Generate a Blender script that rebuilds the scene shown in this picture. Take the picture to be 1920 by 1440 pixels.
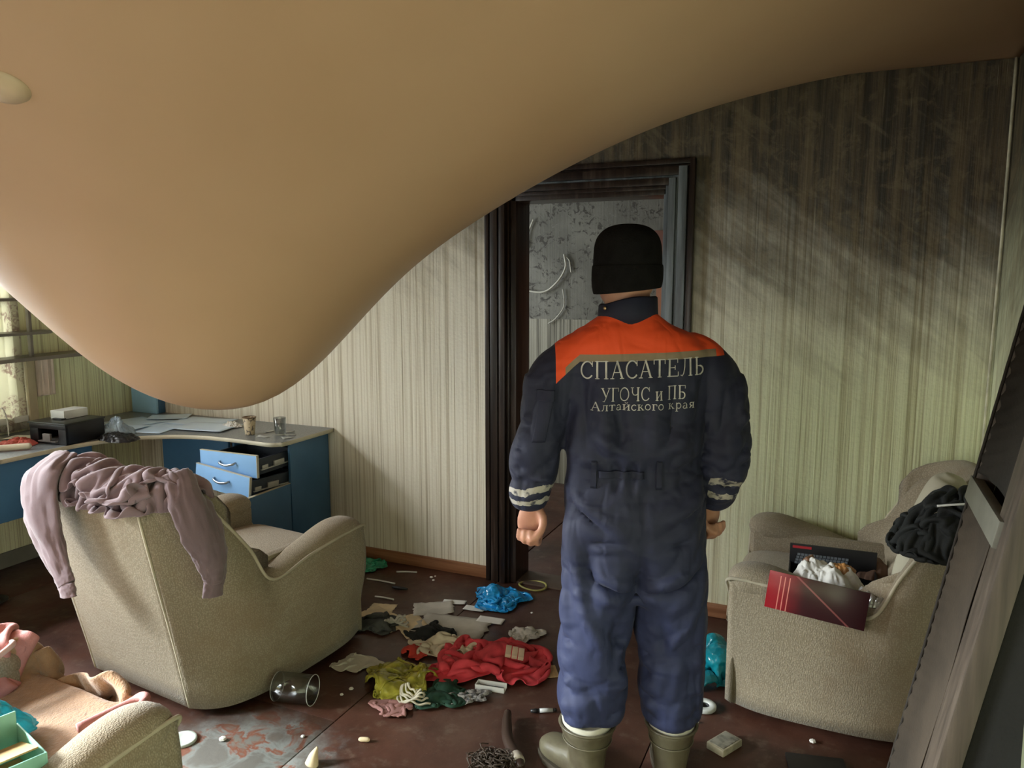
import bpy, bmesh, math, random
import numpy as np
from mathutils import Vector, Matrix, noise
from mathutils.bvhtree import BVHTree
R = math.radians
PI = math.pi
C = bpy.context.scene.collection
sc = bpy.context.scene
for o in list(bpy.data.objects): bpy.data.objects.remove(o)

# ------------------------------------------------------------------ camera, world, light, exposure
cam_d = bpy.data.cameras.new('camera'); cam = bpy.data.objects.new('camera', cam_d); C.objects.link(cam)
cam_d.sensor_fit = 'HORIZONTAL'; cam_d.sensor_width = 36; cam_d.lens = 36*1440/1920
cam.location = (0, 0, 1.64); cam.rotation_euler = (R(90-7.8), 0, R(23.5)); cam_d.clip_start = .02
sc.camera = cam
w = bpy.data.worlds.new('world'); sc.world = w; w.use_nodes = True
w.node_tree.nodes['Background'].inputs[0].default_value = (.62, .74, .80, 1)
w.node_tree.nodes['Background'].inputs[1].default_value = 1.0
def area(name, loc, rot, sx, sy, power, col, spread=180):
    l = bpy.data.lights.new(name, 'AREA'); l.shape = 'RECTANGLE'; l.size = sx; l.size_y = sy
    l.energy = power; l.color = col; l.spread = R(spread)
    o = bpy.data.objects.new(name, l); C.objects.link(o); o.location = loc; o.rotation_euler = rot
    return o
# daylight standing just outside the two windows of the left wall and one in the hall; warm fill added behind the camera
area('daylight_desk_window', (-4.62, 2.0, 1.5), (0, R(-55), 0), 1.15, 1.6, 66, (.97, .98, 1.0), 125)
area('daylight_near_window', (-4.62, -.15, 1.5), (0, R(-52), 0), 1.15, 1.5, 290, (.92, .98, 1.0), 86)
area('rear_warm_fill', (-1.6, -1.75, 1.5), (R(55), 0, 0), 1.5, 1.2, 9, (1.0, .90, .76), 90)
area('daylight_hall_window', (-3.75, 4.75, 1.5), (0, R(-75), 0), 1.1, 1.0, 14, (.96, .98, 1.0))
sc.view_settings.view_transform = 'Standard'; sc.view_settings.look = 'None'
sc.view_settings.gamma = 1; sc.view_settings.use_curve_mapping = False
sc.view_settings.exposure = 1.05

# ------------------------------------------------------------------ helpers: materials
class NT:
    def __init__(s, name):
        s.m = bpy.data.materials.new(name); s.m.use_nodes = True; s.t = s.m.node_tree
        s.b = s.t.nodes['Principled BSDF']; s.out = s.t.nodes['Material Output']
        s.tc = s.n('ShaderNodeTexCoord').outputs['Object']
    def n(s, k, **kw):
        x = s.t.nodes.new(k)
        for a, v in kw.items(): setattr(x, a, v)
        return x
    def l(s, a, b): s.t.links.new(a, b)
    def inp(s, sock, v):
        if isinstance(v, (int, float)): sock.default_value = v
        elif isinstance(v, tuple): sock.default_value = v if len(v) == len(sock.default_value) else (*v, 1)
        else: s.l(v, sock)
    def math(s, op, a, b=0., clamp=False):
        x = s.n('ShaderNodeMath', operation=op, use_clamp=clamp); s.inp(x.inputs[0], a); s.inp(x.inputs[1], b); return x.outputs[0]
    def mix(s, f, a, b, bt='MIX'):
        x = s.n('ShaderNodeMix', data_type='RGBA', blend_type=bt); s.inp(x.inputs[0], f); s.inp(x.inputs[6], a); s.inp(x.inputs[7], b); return x.outputs[2]
    def scale(s, v, co=None):
        x = s.n('ShaderNodeMapping'); s.l(co or s.tc, x.inputs[0]); x.inputs['Scale'].default_value = v; return x
    def noise(s, sc_, co=None, detail=4, rough=.55, dist=0):
        x = s.n('ShaderNodeTexNoise'); s.l(co or s.tc, x.inputs['Vector']); x.inputs['Scale'].default_value = sc_
        x.inputs['Detail'].default_value = detail; x.inputs['Roughness'].default_value = rough; x.inputs['Distortion'].default_value = dist
        return x.outputs[0]
    def ramp(s, f, stops):
        x = s.n('ShaderNodeValToRGB'); s.inp(x.inputs[0], f); e = x.color_ramp.elements
        while len(e) < len(stops): e.new(.5)
        for el, (p, c) in zip(e, stops): el.position = p; el.color = c if len(c) == 4 else (*c, 1)
        return x.outputs[0]
    def sep(s, co=None):
        x = s.n('ShaderNodeSeparateXYZ'); s.l(co or s.tc, x.inputs[0]); return x.outputs
    def smooth(s, v, a, b):
        x = s.n('ShaderNodeMapRange', interpolation_type='SMOOTHSTEP'); s.inp(x.inputs[0], v)
        x.inputs[1].default_value = a; x.inputs[2].default_value = b; return x.outputs[0]
    def bump(s, h, st=.3, dist=.01, prev=None):
        x = s.n('ShaderNodeBump'); s.inp(x.inputs['Height'], h); x.inputs['Strength'].default_value = st; x.inputs['Distance'].default_value = dist
        if prev: s.l(prev, x.inputs['Normal'])
        s.l(x.outputs[0], s.b.inputs['Normal']); return x.outputs[0]
MC = {}
def mat(name, col, rough=.6, var=.15, vs=4., bump=0., bs=60., metal=0., trans=0., alpha=1., ior=1.45, sheen=0., col2=None, spec=None, sub=0.):
    if name in MC: return MC[name]
    k = NT(name); b = k.b
    c2 = col2 or tuple(x*(1-var) for x in col); c1 = col if col2 else tuple(min(1, x*(1+var)) for x in col)
    f = k.smooth(k.noise(vs), .35, .65)
    k.l(k.mix(f, (*c1, 1), (*c2, 1)), b.inputs['Base Color'])
    b.inputs['Roughness'].default_value = rough; b.inputs['Metallic'].default_value = metal
    b.inputs['Transmission Weight'].default_value = trans; b.inputs['Alpha'].default_value = alpha; b.inputs['IOR'].default_value = ior
    if sheen: b.inputs['Sheen Weight'].default_value = sheen
    if spec is not None: b.inputs['Specular IOR Level'].default_value = spec
    if bump: k.bump(k.noise(bs, detail=3), bump, .004)
    MC[name] = k.m; return k.m
def film(name, col, alpha=.75, rough=.18):      # thin plastic bag: partly see-through, crinkled shine
    if name in MC: return MC[name]
    k = NT(name); b = k.b
    k.l(k.mix(k.smooth(k.noise(14), .35, .65), (*[c*.7 for c in col], 1), (*[min(1, c*1.35) for c in col], 1)), b.inputs['Base Color'])
    b.inputs['Roughness'].default_value = rough; b.inputs['Alpha'].default_value = alpha
    b.inputs['Specular IOR Level'].default_value = .6
    v = k.n('ShaderNodeTexVoronoi', feature='F1'); k.l(k.scale((1, 1, 1)).outputs[0], v.inputs['Vector']); v.inputs['Scale'].default_value = 38
    k.bump(v.outputs['Distance'], .6, .008)
    MC[name] = k.m; return k.m

# ------------------------------------------------------------------ helpers: objects
def tag(o, label=None, cat=None, group=None, kind=None):
    if label: o['label'] = label
    if cat: o['category'] = cat
    if group: o['group'] = group
    if kind: o['kind'] = kind
    return o
def empty(name, loc, rz=0, **kw):
    o = bpy.data.objects.new(name, None); C.objects.link(o); o.location = loc; o.rotation_euler = (0, 0, rz); o.empty_display_size = .05
    return tag(o, **kw)
def obj(name, vf, m, parent=None, smooth=True, loc=(0, 0, 0), rot=(0, 0, 0), **kw):
    if isinstance(vf, bmesh.types.BMesh):
        me = bpy.data.meshes.new(name); bmesh.ops.recalc_face_normals(vf, faces=vf.faces); vf.to_mesh(me); vf.free()
    else:
        me = bpy.data.meshes.new(name); me.from_pydata([tuple(map(float, v)) for v in vf[0]], [], [tuple(map(int, f)) for f in vf[1]]); me.update()
        if kw.pop('recalc', True):
            bm = bmesh.new(); bm.from_mesh(me); bmesh.ops.recalc_face_normals(bm, faces=bm.faces); bm.to_mesh(me); bm.free()
    for q in (m if isinstance(m, list) else [m]): me.materials.append(q)
    if smooth:
        me.polygons.foreach_set('use_smooth', [True]*len(me.polygons))
        if smooth == 'auto': me.set_sharp_from_angle(angle=R(35))
    o = bpy.data.objects.new(name, me); C.objects.link(o); o.location = loc; o.rotation_euler = rot
    if parent: o.parent = parent
    return tag(o, **kw)
def boxbm(b, x0, x1, y0, y1, z0, z1, bev=0., M=None):
    t = bmesh.new(); r = bmesh.ops.create_cube(t, size=1)
    for v in t.verts: v.co = Vector(((x0+x1)/2+v.co.x*(x1-x0), (y0+y1)/2+v.co.y*(y1-y0), (z0+z1)/2+v.co.z*(z1-z0)))
    if bev: bmesh.ops.bevel(t, geom=t.edges[:], offset=bev, segments=2, affect='EDGES', profile=.6)
    if M is not None: t.transform(M)
    me = bpy.data.meshes.new('t'); t.to_mesh(me); t.free(); b.from_mesh(me); bpy.data.meshes.remove(me)
    return b
def box(name, x, y, z, m, parent=None, bev=.003, M=None, **kw):
    return obj(name, boxbm(bmesh.new(), *x, *y, *z, bev, M), m, parent, 'auto', **kw)
def boxes(name, lst, m, parent=None, bev=.003, **kw):
    b = bmesh.new()
    for q in lst: boxbm(b, *q[:6], bev, q[6] if len(q) > 6 else None)
    return obj(name, b, m, parent, 'auto', **kw)
def cat(pts, n):                                # Catmull-Rom through points of any dimension
    p = np.array(pts, float); p = np.vstack([2*p[0]-p[1], p, 2*p[-1]-p[-2]]); out = []
    m = len(p)-3
    for i in np.linspace(0, m-1e-9, n):
        k = int(i); t = i-k; a, b, c, d = p[k:k+4]
        out.append(.5*((2*b)+(-a+c)*t+(2*a-5*b+4*c-d)*t*t+(-a+3*b-3*c+d)*t**3))
    return np.array(out)
def loft(rings, closed=True, cap=True):
    rings = np.array(rings); m, k, _ = rings.shape; v = rings.reshape(-1, 3).tolist(); f = []
    for i in range(m-1):
        for j in range(k if closed else k-1):
            a = i*k+j; b = i*k+(j+1) % k; f.append((a, b, b+k, a+k))
    if cap and closed:
        for i in (0, m-1):
            c = rings[i].mean(0); v.append(c.tolist()); q = len(v)-1
            for j in range(k): f.append((i*k+j, i*k+(j+1) % k, q))
    return v, f
def frames(P):
    P = np.array(P); T = np.gradient(P, axis=0); T /= np.linalg.norm(T, axis=1)[:, None]+1e-9
    n = np.cross(T[0], (0, 0, 1)); n = n if np.linalg.norm(n) > .1 else np.cross(T[0], (0, 1, 0)); n /= np.linalg.norm(n); N = [n]
    for t in T[1:]:
        n = N[-1]-t*(N[-1]@t); N.append(n/np.linalg.norm(n))
    N = np.array(N); return T, N, np.cross(T, N)
def tube(path, r, k=12, n=None, flat=None, up=None, ro=False, expo=2., cap=True):
    """tube through path points; r radius per point (or (ru, rv)); up fixes the frame"""
    path = np.array(path, float); r = np.array(r, float)
    if r.ndim == 0: r = np.tile([r, r], (len(path), 1))
    elif r.ndim == 1: r = np.tile(r[:, None], (1, 2)) if len(r) == len(path) else np.tile(r, (len(path), 1))
    if n: path = cat(path, n); r = np.abs(cat(r, n))
    T, N, B = frames(path)
    if up is not None:
        B = np.tile(np.array(up, float), (len(path), 1)); N = np.cross(B, T); N /= np.linalg.norm(N, axis=1)[:, None]; B = np.cross(T, N)
    a = np.arange(k)*2*PI/k; ca, sa = np.cos(a), np.sin(a)
    ca = np.sign(ca)*abs(ca)**(2/expo); sa = np.sign(sa)*abs(sa)**(2/expo)
    rings = path[:, None]+N[:, None]*(r[:, 0][:, None]*ca)[..., None]+B[:, None]*(r[:, 1][:, None]*sa)[..., None]
    return loft(rings, cap=cap)
def join(*vfs):
    V = []; F = []
    for v, f in vfs:
        o = len(V); V += [tuple(q) for q in v]; F += [tuple(i+o for i in g) for g in f]
    return V, F
def xf(vf, M): return [tuple(M @ Vector(q)) for q in vf[0]], vf[1]
def TR(loc=(0, 0, 0), rot=(0, 0, 0), s=(1, 1, 1)):
    from mathutils import Euler
    return Matrix.LocRotScale(Vector(loc), Euler(rot), Vector(s))
def fuse(vfs, voxel=.012, it=3, sub=0):
    """voxel-union closed shapes into one continuous surface"""
    v, f = join(*vfs); me = bpy.data.meshes.new('t'); me.from_pydata([tuple(map(float, q)) for q in v], [], f)
    bm = bmesh.new(); bm.from_mesh(me); bmesh.ops.remove_doubles(bm, verts=bm.verts, dist=1e-5); bmesh.ops.recalc_face_normals(bm, faces=bm.faces); bm.to_mesh(me); bm.free()
    o = bpy.data.objects.new('t', me); C.objects.link(o)
    q = o.modifiers.new('r', 'REMESH'); q.mode = 'VOXEL'; q.voxel_size = voxel
    if it: q = o.modifiers.new('s', 'SMOOTH'); q.iterations = it; q.factor = .5
    ev = o.evaluated_get(bpy.context.evaluated_depsgraph_get()); m2 = ev.to_mesh()
    V = np.empty(len(m2.vertices)*3); m2.vertices.foreach_get('co', V); V = V.reshape(-1, 3).copy(); F = [tuple(p.vertices) for p in m2.polygons]
    ev.to_mesh_clear(); bpy.data.objects.remove(o); bpy.data.meshes.remove(me)
    return V, F
def normals(V, F):
    N = np.zeros_like(V)
    for q in (np.array([f for f in F if len(f) == 4]), np.array([f for f in F if len(f) == 3])):
        if len(q) == 0: continue
        n = np.cross(V[q[:, 2]]-V[q[:, 0]], V[q[:, 3 if q.shape[1] == 4 else 1]]-V[q[:, 1]]) if q.shape[1] == 4 else np.cross(V[q[:, 1]]-V[q[:, 0]], V[q[:, 2]]-V[q[:, 0]])
        for j in range(q.shape[1]): np.add.at(N, q[:, j], n)
    return N/(np.linalg.norm(N, axis=1)[:, None]+1e-12)
def fold(V, F, segs):
    """raise (amp>0) or press in (amp<0) soft folds along 3-D segments: (p, q, width, amp)"""
    N = normals(V, F); d = np.zeros(len(V))
    for p, q, wd, am in segs:
        p = np.array(p, float); q = np.array(q, float); e = q-p; t = np.clip(((V-p)@e)/(e@e), 0, 1)
        dd = np.linalg.norm(V-(p+t[:, None]*e), axis=1); tap = np.sin(PI*(.12+.76*t))
        d += am*tap*np.exp(-(dd/wd)**2)
    return V+N*d[:, None]
def nz(V, s, amp, seed=0, ridge=False, st=(1, 1, 1)):
    out = np.empty(len(V)); o = Vector((seed*7.13, seed*3.7, seed*1.9))
    for i, v in enumerate(V):
        x = noise.noise(Vector((v[0]*s*st[0], v[1]*s*st[1], v[2]*s*st[2]))+o)
        out[i] = (1-abs(x)*2.2) if ridge else x
    return out*amp
def creases(q, seed, s, film=False):
    """crumple relief 0..1: long soft folds with sharp valleys for cloth, small facets for plastic film and paper"""
    o = Vector((seed*5.3, seed*1.7, seed*2.9))
    if film:
        d = noise.voronoi(q*s*1.1+o+noise.noise_vector(q*s*.7)*.5)[0]; e = noise.voronoi(q*s*2.3+o)[0]; g = noise.voronoi(q*s*4.6+o)[0]
        return .55*min(1, (d[1]-d[0])*1.5)+.30*min(1, (e[1]-e[0])*1.5)+.15*min(1, (g[1]-g[0])*1.5)
    w_ = noise.noise_vector(q*s*.42+o); a0 = seed*1.37+1.6*noise.noise(q*s*.16+o); t = 0
    for k, (da, fr, am) in enumerate(((0, 1.5, .5), (.9, 2.3, .30), (-1.3, 3.9, .2))):
        a = a0+da; t += am*abs(math.sin((q.x*math.cos(a)+q.y*math.sin(a)+q.z*.4)*s*fr+w_[k % 3]*3.4+k))**.75
    return t
def crumple(name, loc, outline, h, m, seed=1, amp=.03, s=9., rough=.012, nr=38, na=130, parent=None, power=1.6, twist=.35, rz=0, edge=.12, film=None, **kw):
    """a crumpled heap of cloth, film or paper over a closed outline (list of (angle deg, radius))"""
    if film is None: film = any(k in m.name for k in ('film', 'foil', 'paper', 'packag', 'tissue'))
    an = np.array([R(a) for a, _ in outline]); ra = np.array([r for _, r in outline]); od = np.argsort(an); an = an[od]; ra = ra[od]
    an = np.concatenate([an-2*PI, an, an+2*PI]); ra = np.tile(ra, 3); V = []
    th = np.arange(na)*2*PI/na; rr = np.interp(th, an, ra); so = Vector((seed*5.3, seed*1.7, 0))
    for i in range(nr+1):
        t = i/nr
        for j in range(na):
            u = Vector((math.cos(th[j]), math.sin(th[j]), 0))
            r = rr[j]*t*(1+t*edge*(1.3*noise.noise(u*1.6+so)+.9*noise.noise(u*4.5+so)+.35*noise.noise(u*13+so)))
            p = u*r; wv = noise.noise_vector(p*s*.5+so)
            f = creases(p, seed, s, film); dome = (1-t**power)*(1+.55*noise.noise(p*s*.38+so*2))
            z = h*.72*dome+amp*1.7*f*(.3+.7*(1-t**3))+rough*.4*noise.noise(p*s*5)
            fl_ = .45*h*(1-t)*t*4
            V.append((p.x+wv.x*fl_+.010*f*u.x, p.y+wv.y*fl_+.010*f*u.y, max(.0015, z if t < .97 else z*.4)))
    F = []
    for i in range(nr):
        for j in range(na):
            a = i*na+j; b = i*na+(j+1) % na; F.append((a, a+na, b+na, b))
    o = obj(name, (V, F), m, parent, True if not film else 'auto', loc=loc, rot=(0, 0, rz), **kw)
    md = o.modifiers.new('thickness', 'SOLIDIFY'); md.thickness = .0016; md.offset = 0
    return o
def floor_col(z0=0.):
    def f(P): return np.where(P[..., 2] < z0+.003, z0+.003-P[..., 2], 0)[..., None]*np.array((0, 0, 1.))
    return f
def sim(P, L, collide, steps=60, iters=12, bend=.35, fric=.5, damp=.97, g=9.8, full=1.):
    """small position-based cloth: a grid of points falls and folds on whatever collide() pushes it out of"""
    P = P.copy(); Q = P.copy(); dt = 1/60; n, m = P.shape[:2]; Lx, Ly = L; Ld = math.hypot(Lx, Ly)
    def con(a, b, l, k):
        A = P[a]; B = P[b]; d = B-A; r = np.sqrt((d*d).sum(-1, keepdims=True))+1e-9; c = d*(.5*k*(r-l)/r); P[a] = A+c; P[b] = B-c
    def ix(n, st): return np.array([i for i in range(n-st) if (i//st) % 2 == 0]), np.array([i for i in range(n-st) if (i//st) % 2 == 1])
    a_ = slice(None); C_ = []
    for r in ix(n, 1): C_ += [((r, a_), (r+1, a_), Lx, .9)]+[((r[:, None], np.arange(m-1)[None]), (r[:, None]+1, np.arange(1, m)[None]), Ld, .5), ((r[:, None], np.arange(1, m)[None]), (r[:, None]+1, np.arange(m-1)[None]), Ld, .5)]
    for r in ix(m, 1): C_ += [((a_, r), (a_, r+1), Ly, 1.)]
    for st, kk in ((2, bend), (3, bend*.5)):
        for r in ix(n, st): C_ += [((r, a_), (r+st, a_), st*Lx, kk)]
        for r in ix(m, st): C_ += [((a_, r), (a_, r+st), st*Ly, kk)]
    for s_ in range(steps):
        f = 1/full+(1-1/full)*min(1, s_/(.7*steps)); v = np.clip((P-Q)*damp, -.03, .03); Q = P.copy(); P += v; P[..., 2] -= g*dt*dt
        for it in range(iters):
            for a, b, l, k in C_: con(a, b, l*f, k)
            if it % 3 == 2 or it == iters-1:
                push = collide(P); t = (np.abs(push).sum(-1, keepdims=True) > 0); P += push; P = np.where(t, P-(P-Q)*min(.95, fric)*np.array((1, 1, .2)), P)
    return P
def sheet_start(cx, cy, z, sx, sy, n, m, seed, rz=0, warp=.25, zn=.06):
    """initial pose: sheet squeezed to sx by sy, irregular outline, wavy"""
    P = np.zeros((n, m, 3)); o = Vector((seed*3.1, seed*1.3, seed))
    for i in range(n):
        for j in range(m):
            u, v = i/(n-1)-.5, j/(m-1)-.5; w_ = noise.noise_vector(Vector((u*2.2, v*2.2, 0))+o); w2 = noise.noise_vector(Vector((u*6, v*6, 3))+o)
            x = u*sx+w_.x*sx*warp; y = v*sy+w_.y*sy*warp; zz = abs(w_.z)*zn+abs(w2.z)*zn*.8+.01*noise.noise(Vector((u*17, v*17, seed)))
            P[i, j] = (cx+x*math.cos(rz)-y*math.sin(rz), cy+x*math.sin(rz)+y*math.cos(rz), z+zz)
    return P
def cloth_obj(name, P, m, parent=None, thick=.003, sub=1, loc=(0, 0, 0), rz=0, **kw):
    n, k = P.shape[:2]; F = [(i*k+j, (i+1)*k+j, (i+1)*k+j+1, i*k+j+1) for i in range(n-1) for j in range(k-1)]
    o = obj(name, (P.reshape(-1, 3), F), m, parent, True, loc=loc, rot=(0, 0, rz), recalc=False, **kw)
    q = o.modifiers.new('t', 'SOLIDIFY'); q.thickness = thick; q.offset = 1
    if sub: q = o.modifiers.new('s', 'SUBSURF'); q.levels = sub; q.render_levels = sub
    return o
def heap(name, cx, cy, sx, sy, full, m, seed, rz=0, n=52, z0=0., bend=.35, zn=.08, thick=.003, lift=.02, bumps=(), steps=48, rel=None, **kw):
    """a garment or bag dropped and squeezed on the floor; full = how much bigger the flat cloth is; bumps = spheres under it"""
    mm = max(16, int(n*sy/sx)); P = sheet_start(cx, cy, z0+lift, sx, sy, n, mm, seed, rz, zn=zn)
    rn_ = random.Random(seed); B = []
    for bx, by, bz, r in bumps:
        for q in range(4): a = q*PI/2+rn_.uniform(0, 1.5); B.append((Vector((bx+r*.7*math.cos(a), by+r*.7*math.sin(a), bz+z0+rn_.uniform(-.6, .15)*r)), r*rn_.uniform(.45, .75)))
    fc = floor_col(z0); cr_, sr_ = math.cos(rz), math.sin(rz); hx, hy = sx*.56, sy*.56
    def col(P):
        out = fc(P)
        for c, r in B:
            d = P+out-np.array(c); l = np.sqrt((d*d).sum(-1, keepdims=True))+1e-9; out = out+np.where(l < r, d/l*(r-l), 0)
        X = P[..., 0]-cx; Y = P[..., 1]-cy; u = (X*cr_+Y*sr_)/hx; v = (-X*sr_+Y*cr_)/hy; q = np.sqrt(u*u+v*v)+1e-9; wob = 1+.22*np.sin(3*np.arctan2(v, u)+seed)+.14*np.sin(5*np.arctan2(v, u)+2*seed)
        kk = np.where(q > wob, wob/q-1, 0); out[..., 0] += X*kk; out[..., 1] += Y*kk
        return out
    P = sim(P, (sx*full/(n-1), sy*full/(mm-1)), col, steps, 10, bend, full=full); 
    fm = any(k in m.name for k in ('film', 'paper', 'tissue')); rel = rel if rel is not None else (.020 if fm else .013); A = P.reshape(-1, 3); F = [(i*mm+j, (i+1)*mm+j, (i+1)*mm+j+1, i*mm+j+1) for i in range(n-1) for j in range(mm-1)]
    N = normals(A, F); N *= np.sign(N[:, 2:3]+1e-6); cr = np.array([creases(Vector((i//mm/n*sx*full, i % mm/mm*sy*full, 0)), seed, 13 if fm else 9, fm) for i in range(len(A))]); A = A+N*((cr-.35)*rel)[:, None]; P = A.reshape(P.shape)
    P[..., 2] = np.maximum(P[..., 2], z0+.0065)
    return cloth_obj(name, P, m, thick=thick, **kw)
def paper(name, loc, L, W, m, rz=0, curl=.01, seed=0, n=10, parent=None, outline=None, tilt=(0, 0), **kw):
    """a loose sheet with a lifted corner and slight waves"""
    V = []; F = []; rnd = random.Random(seed); ca = rnd.uniform(0, 6.28)
    for i in range(n+1):
        for j in range(n+1):
            x = (i/n-.5)*L; y = (j/n-.5)*W
            u = (math.cos(ca)*x/L+math.sin(ca)*y/W)
            z = max(0, u-.15)**2*curl*8+curl*.25*(noise.noise(Vector((x*14, y*14, seed)))+.5)+.0015
            if outline: y *= 1+outline*noise.noise(Vector((i*.9, 0, seed))); x *= 1+outline*noise.noise(Vector((0, j*.9, seed+3)))
            V.append((x, y, max(.001, z)))
    for i in range(n):
        for j in range(n): a = i*(n+1)+j; F.append((a, a+n+1, a+n+2, a+1))
    o = obj(name, (V, F), m, parent, True, loc=loc, rot=(tilt[0], tilt[1], rz), **kw)
    md = o.modifiers.new('thickness', 'SOLIDIFY'); md.thickness = .0008; return o

# ------------------------------------------------------------------ surface materials
def wallpaper(name, axis, soot_cfg, tint=(1, 1, 1)):
    k = NT(name); X, Y, Z = k.sep(); A = X if axis == 'x' else Y
    cmb = k.n('ShaderNodeCombineXYZ'); k.l(A, cmb.inputs[0]); k.l(Z, cmb.inputs[1])
    co = cmb.outputs[0]
    st1 = k.noise(1, k.scale((24, .10, 1), co).outputs[0], 2, .6)
    st2 = k.noise(1, k.scale((75, .35, 1), co).outputs[0], 3, .6)
    st3 = k.noise(1, k.scale((190, 1.5, 1), co).outputs[0], 2, .6)
    s = k.math('ADD', k.math('MULTIPLY', st1, .30), k.math('ADD', k.math('MULTIPLY', st2, .46), k.math('MULTIPLY', st3, .24)))
    cr = tuple(a*b for a, b in zip((.80, .76, .64), tint)); cd = tuple(a*b for a, b in zip((.38, .33, .23), tint)); cm = tuple(a*b for a, b in zip((.66, .60, .47), tint))
    col = k.ramp(s, [(.38, cd), (.455, cm), (.51, cr), (.64, tuple(min(1, c*1.08) for c in cr))])
    # greenish cast of light painted into the paper towards the low right
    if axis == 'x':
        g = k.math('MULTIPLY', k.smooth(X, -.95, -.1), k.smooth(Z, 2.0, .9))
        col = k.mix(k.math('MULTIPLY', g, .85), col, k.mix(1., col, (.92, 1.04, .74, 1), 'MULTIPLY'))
    # soot: heavy near the ceiling, streaked, wiped in slanting strokes
    n1 = k.noise(1.6, co, 5, .6); n2 = k.noise(1, k.scale((22, 1.6, 1), co).outputs[0], 4, .65)
    mp0 = k.scale((1, 1, 1), co); mp0.inputs['Rotation'].default_value = (0, 0, R(40)); mp = k.scale((1.6, 11, 1), mp0.outputs[0]); n3 = k.noise(1, mp.outputs[0], 4, .6, .4)
    zz = k.math('ADD', Z, k.math('MULTIPLY', k.math('SUBTRACT', n1, .5), .95))
    zz = k.math('ADD', zz, k.math('MULTIPLY', k.math('SUBTRACT', n2, .5), .42))
    zz = k.math('ADD', zz, k.math('MULTIPLY', k.math('SUBTRACT', n3, .5), .75))
    a0, a1, r0, r1, dz = soot_cfg                      # soot starts lower (dz) as the coordinate goes from r0 to r1
    zz = k.math('ADD', zz, k.math('MULTIPLY', k.smooth(A, r0, r1), dz))
    soot = k.smooth(zz, a0, a1)
    sc2 = k.mix(k.smooth(n2, .38, .66), (.016, .011, .006, 1), (.125, .088, .042, 1))
    mot = k.smooth(k.noise(13, co, 5, .7, .5), .50, .64); sc2 = k.mix(k.math('MULTIPLY', mot, .45), sc2, (.19, .145, .075, 1)); sc2 = k.mix(k.math('MULTIPLY', k.smooth(n3, .56, .66), .4), sc2, (.21, .17, .095, 1))
    col = k.mix(k.math('MULTIPLY', soot, .94), col, sc2)
    # pale scratches where soot has been rubbed off
    n4 = k.noise(1, k.scale((90, 1.3, 1), co).outputs[0], 3, .7)
    scr = k.math('MULTIPLY', k.smooth(n4, .64, .70), k.smooth(k.noise(3.5, co, 3), .45, .6))
    col = k.mix(k.math('MULTIPLY', scr, .5), col, (.42, .38, .26, 1))
    k.l(col, k.b.inputs['Base Color']); k.b.inputs['Roughness'].default_value = .72
    h = k.math('ADD', s, k.math('MULTIPLY', k.noise(60, co, 3), .25))
    k.bump(h, .55, .012); return k.m
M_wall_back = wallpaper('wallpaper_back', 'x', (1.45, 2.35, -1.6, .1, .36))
M_wall_left = wallpaper('wallpaper_left', 'y', (2.2, 3.0, 5, 6, 0), (1.0, 1.08, .84))
M_wall_right = wallpaper('wallpaper_right', 'y', (1.0, 2.1, 5, 6, 0), (.9, 1, .8))
def floor_mat():
    k = NT('floor_paint'); n = k.noise(2.2, None, 6, .6); n2 = k.noise(14, None, 5, .65); n3 = k.noise(1.1, None, 3)
    c = k.ramp(n, [(.30, (.026, .011, .007)), (.50, (.072, .028, .018)), (.70, (.118, .050, .032))])
    c = k.mix(k.math('MULTIPLY', k.smooth(n2, .52, .72), .45), c, (.17, .12, .085, 1))
    c = k.mix(k.math('MULTIPLY', k.smooth(n3, .50, .72), .35), c, (.055, .045, .035, 1))
    # grit and plaster dust
    v = k.noise(220, None, 2, .5); c = k.mix(k.math('MULTIPLY', k.smooth(v, .72, .78), .6), c, (.32, .27, .2, 1))
    # worn paint patch by the near chairs, the window's reflection painted into its blue-grey
    X, Y, Z = k.sep(); d = k.n('ShaderNodeVectorMath', operation='DISTANCE'); k.l(k.tc, d.inputs[0]); d.inputs[1].default_value = (-1.85, 1.80, 0)
    pa = k.smooth(k.math('ADD', d.outputs[1], k.math('MULTIPLY', n2, .35)), .62, .34)
    pt = k.ramp(k.noise(7, None, 4, .6, .8), [(.40, (.20, .20, .18)), (.5, (.30, .33, .31)), (.56, (.28, .10, .06)), (.66, (.24, .24, .21))])
    c = k.mix(k.math('MULTIPLY', pa, .8), c, pt)
    k.l(c, k.b.inputs['Base Color'])
    k.l(k.ramp(k.noise(5, None, 5), [(.3, (.28,)*3), (.7, (.55,)*3)]), k.b.inputs['Roughness'])
    k.bump(k.noise(24, None, 6, .6), .25, .006); return k.m
M_floor = floor_mat()
def ceil_mat():
    k = NT('stretch_vinyl'); c = k.mix(k.smooth(k.noise(.9, None, 3), .3, .7), (.44, .285, .17, 1), (.50, .335, .21, 1))
    k.l(c, k.b.inputs['Base Color']); k.b.inputs['Roughness'].default_value = .42; k.b.inputs['Specular IOR Level'].default_value = .35
    k.bump(k.noise(260, None, 2), .03, .002); return k.m
M_ceil = ceil_mat()
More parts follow.
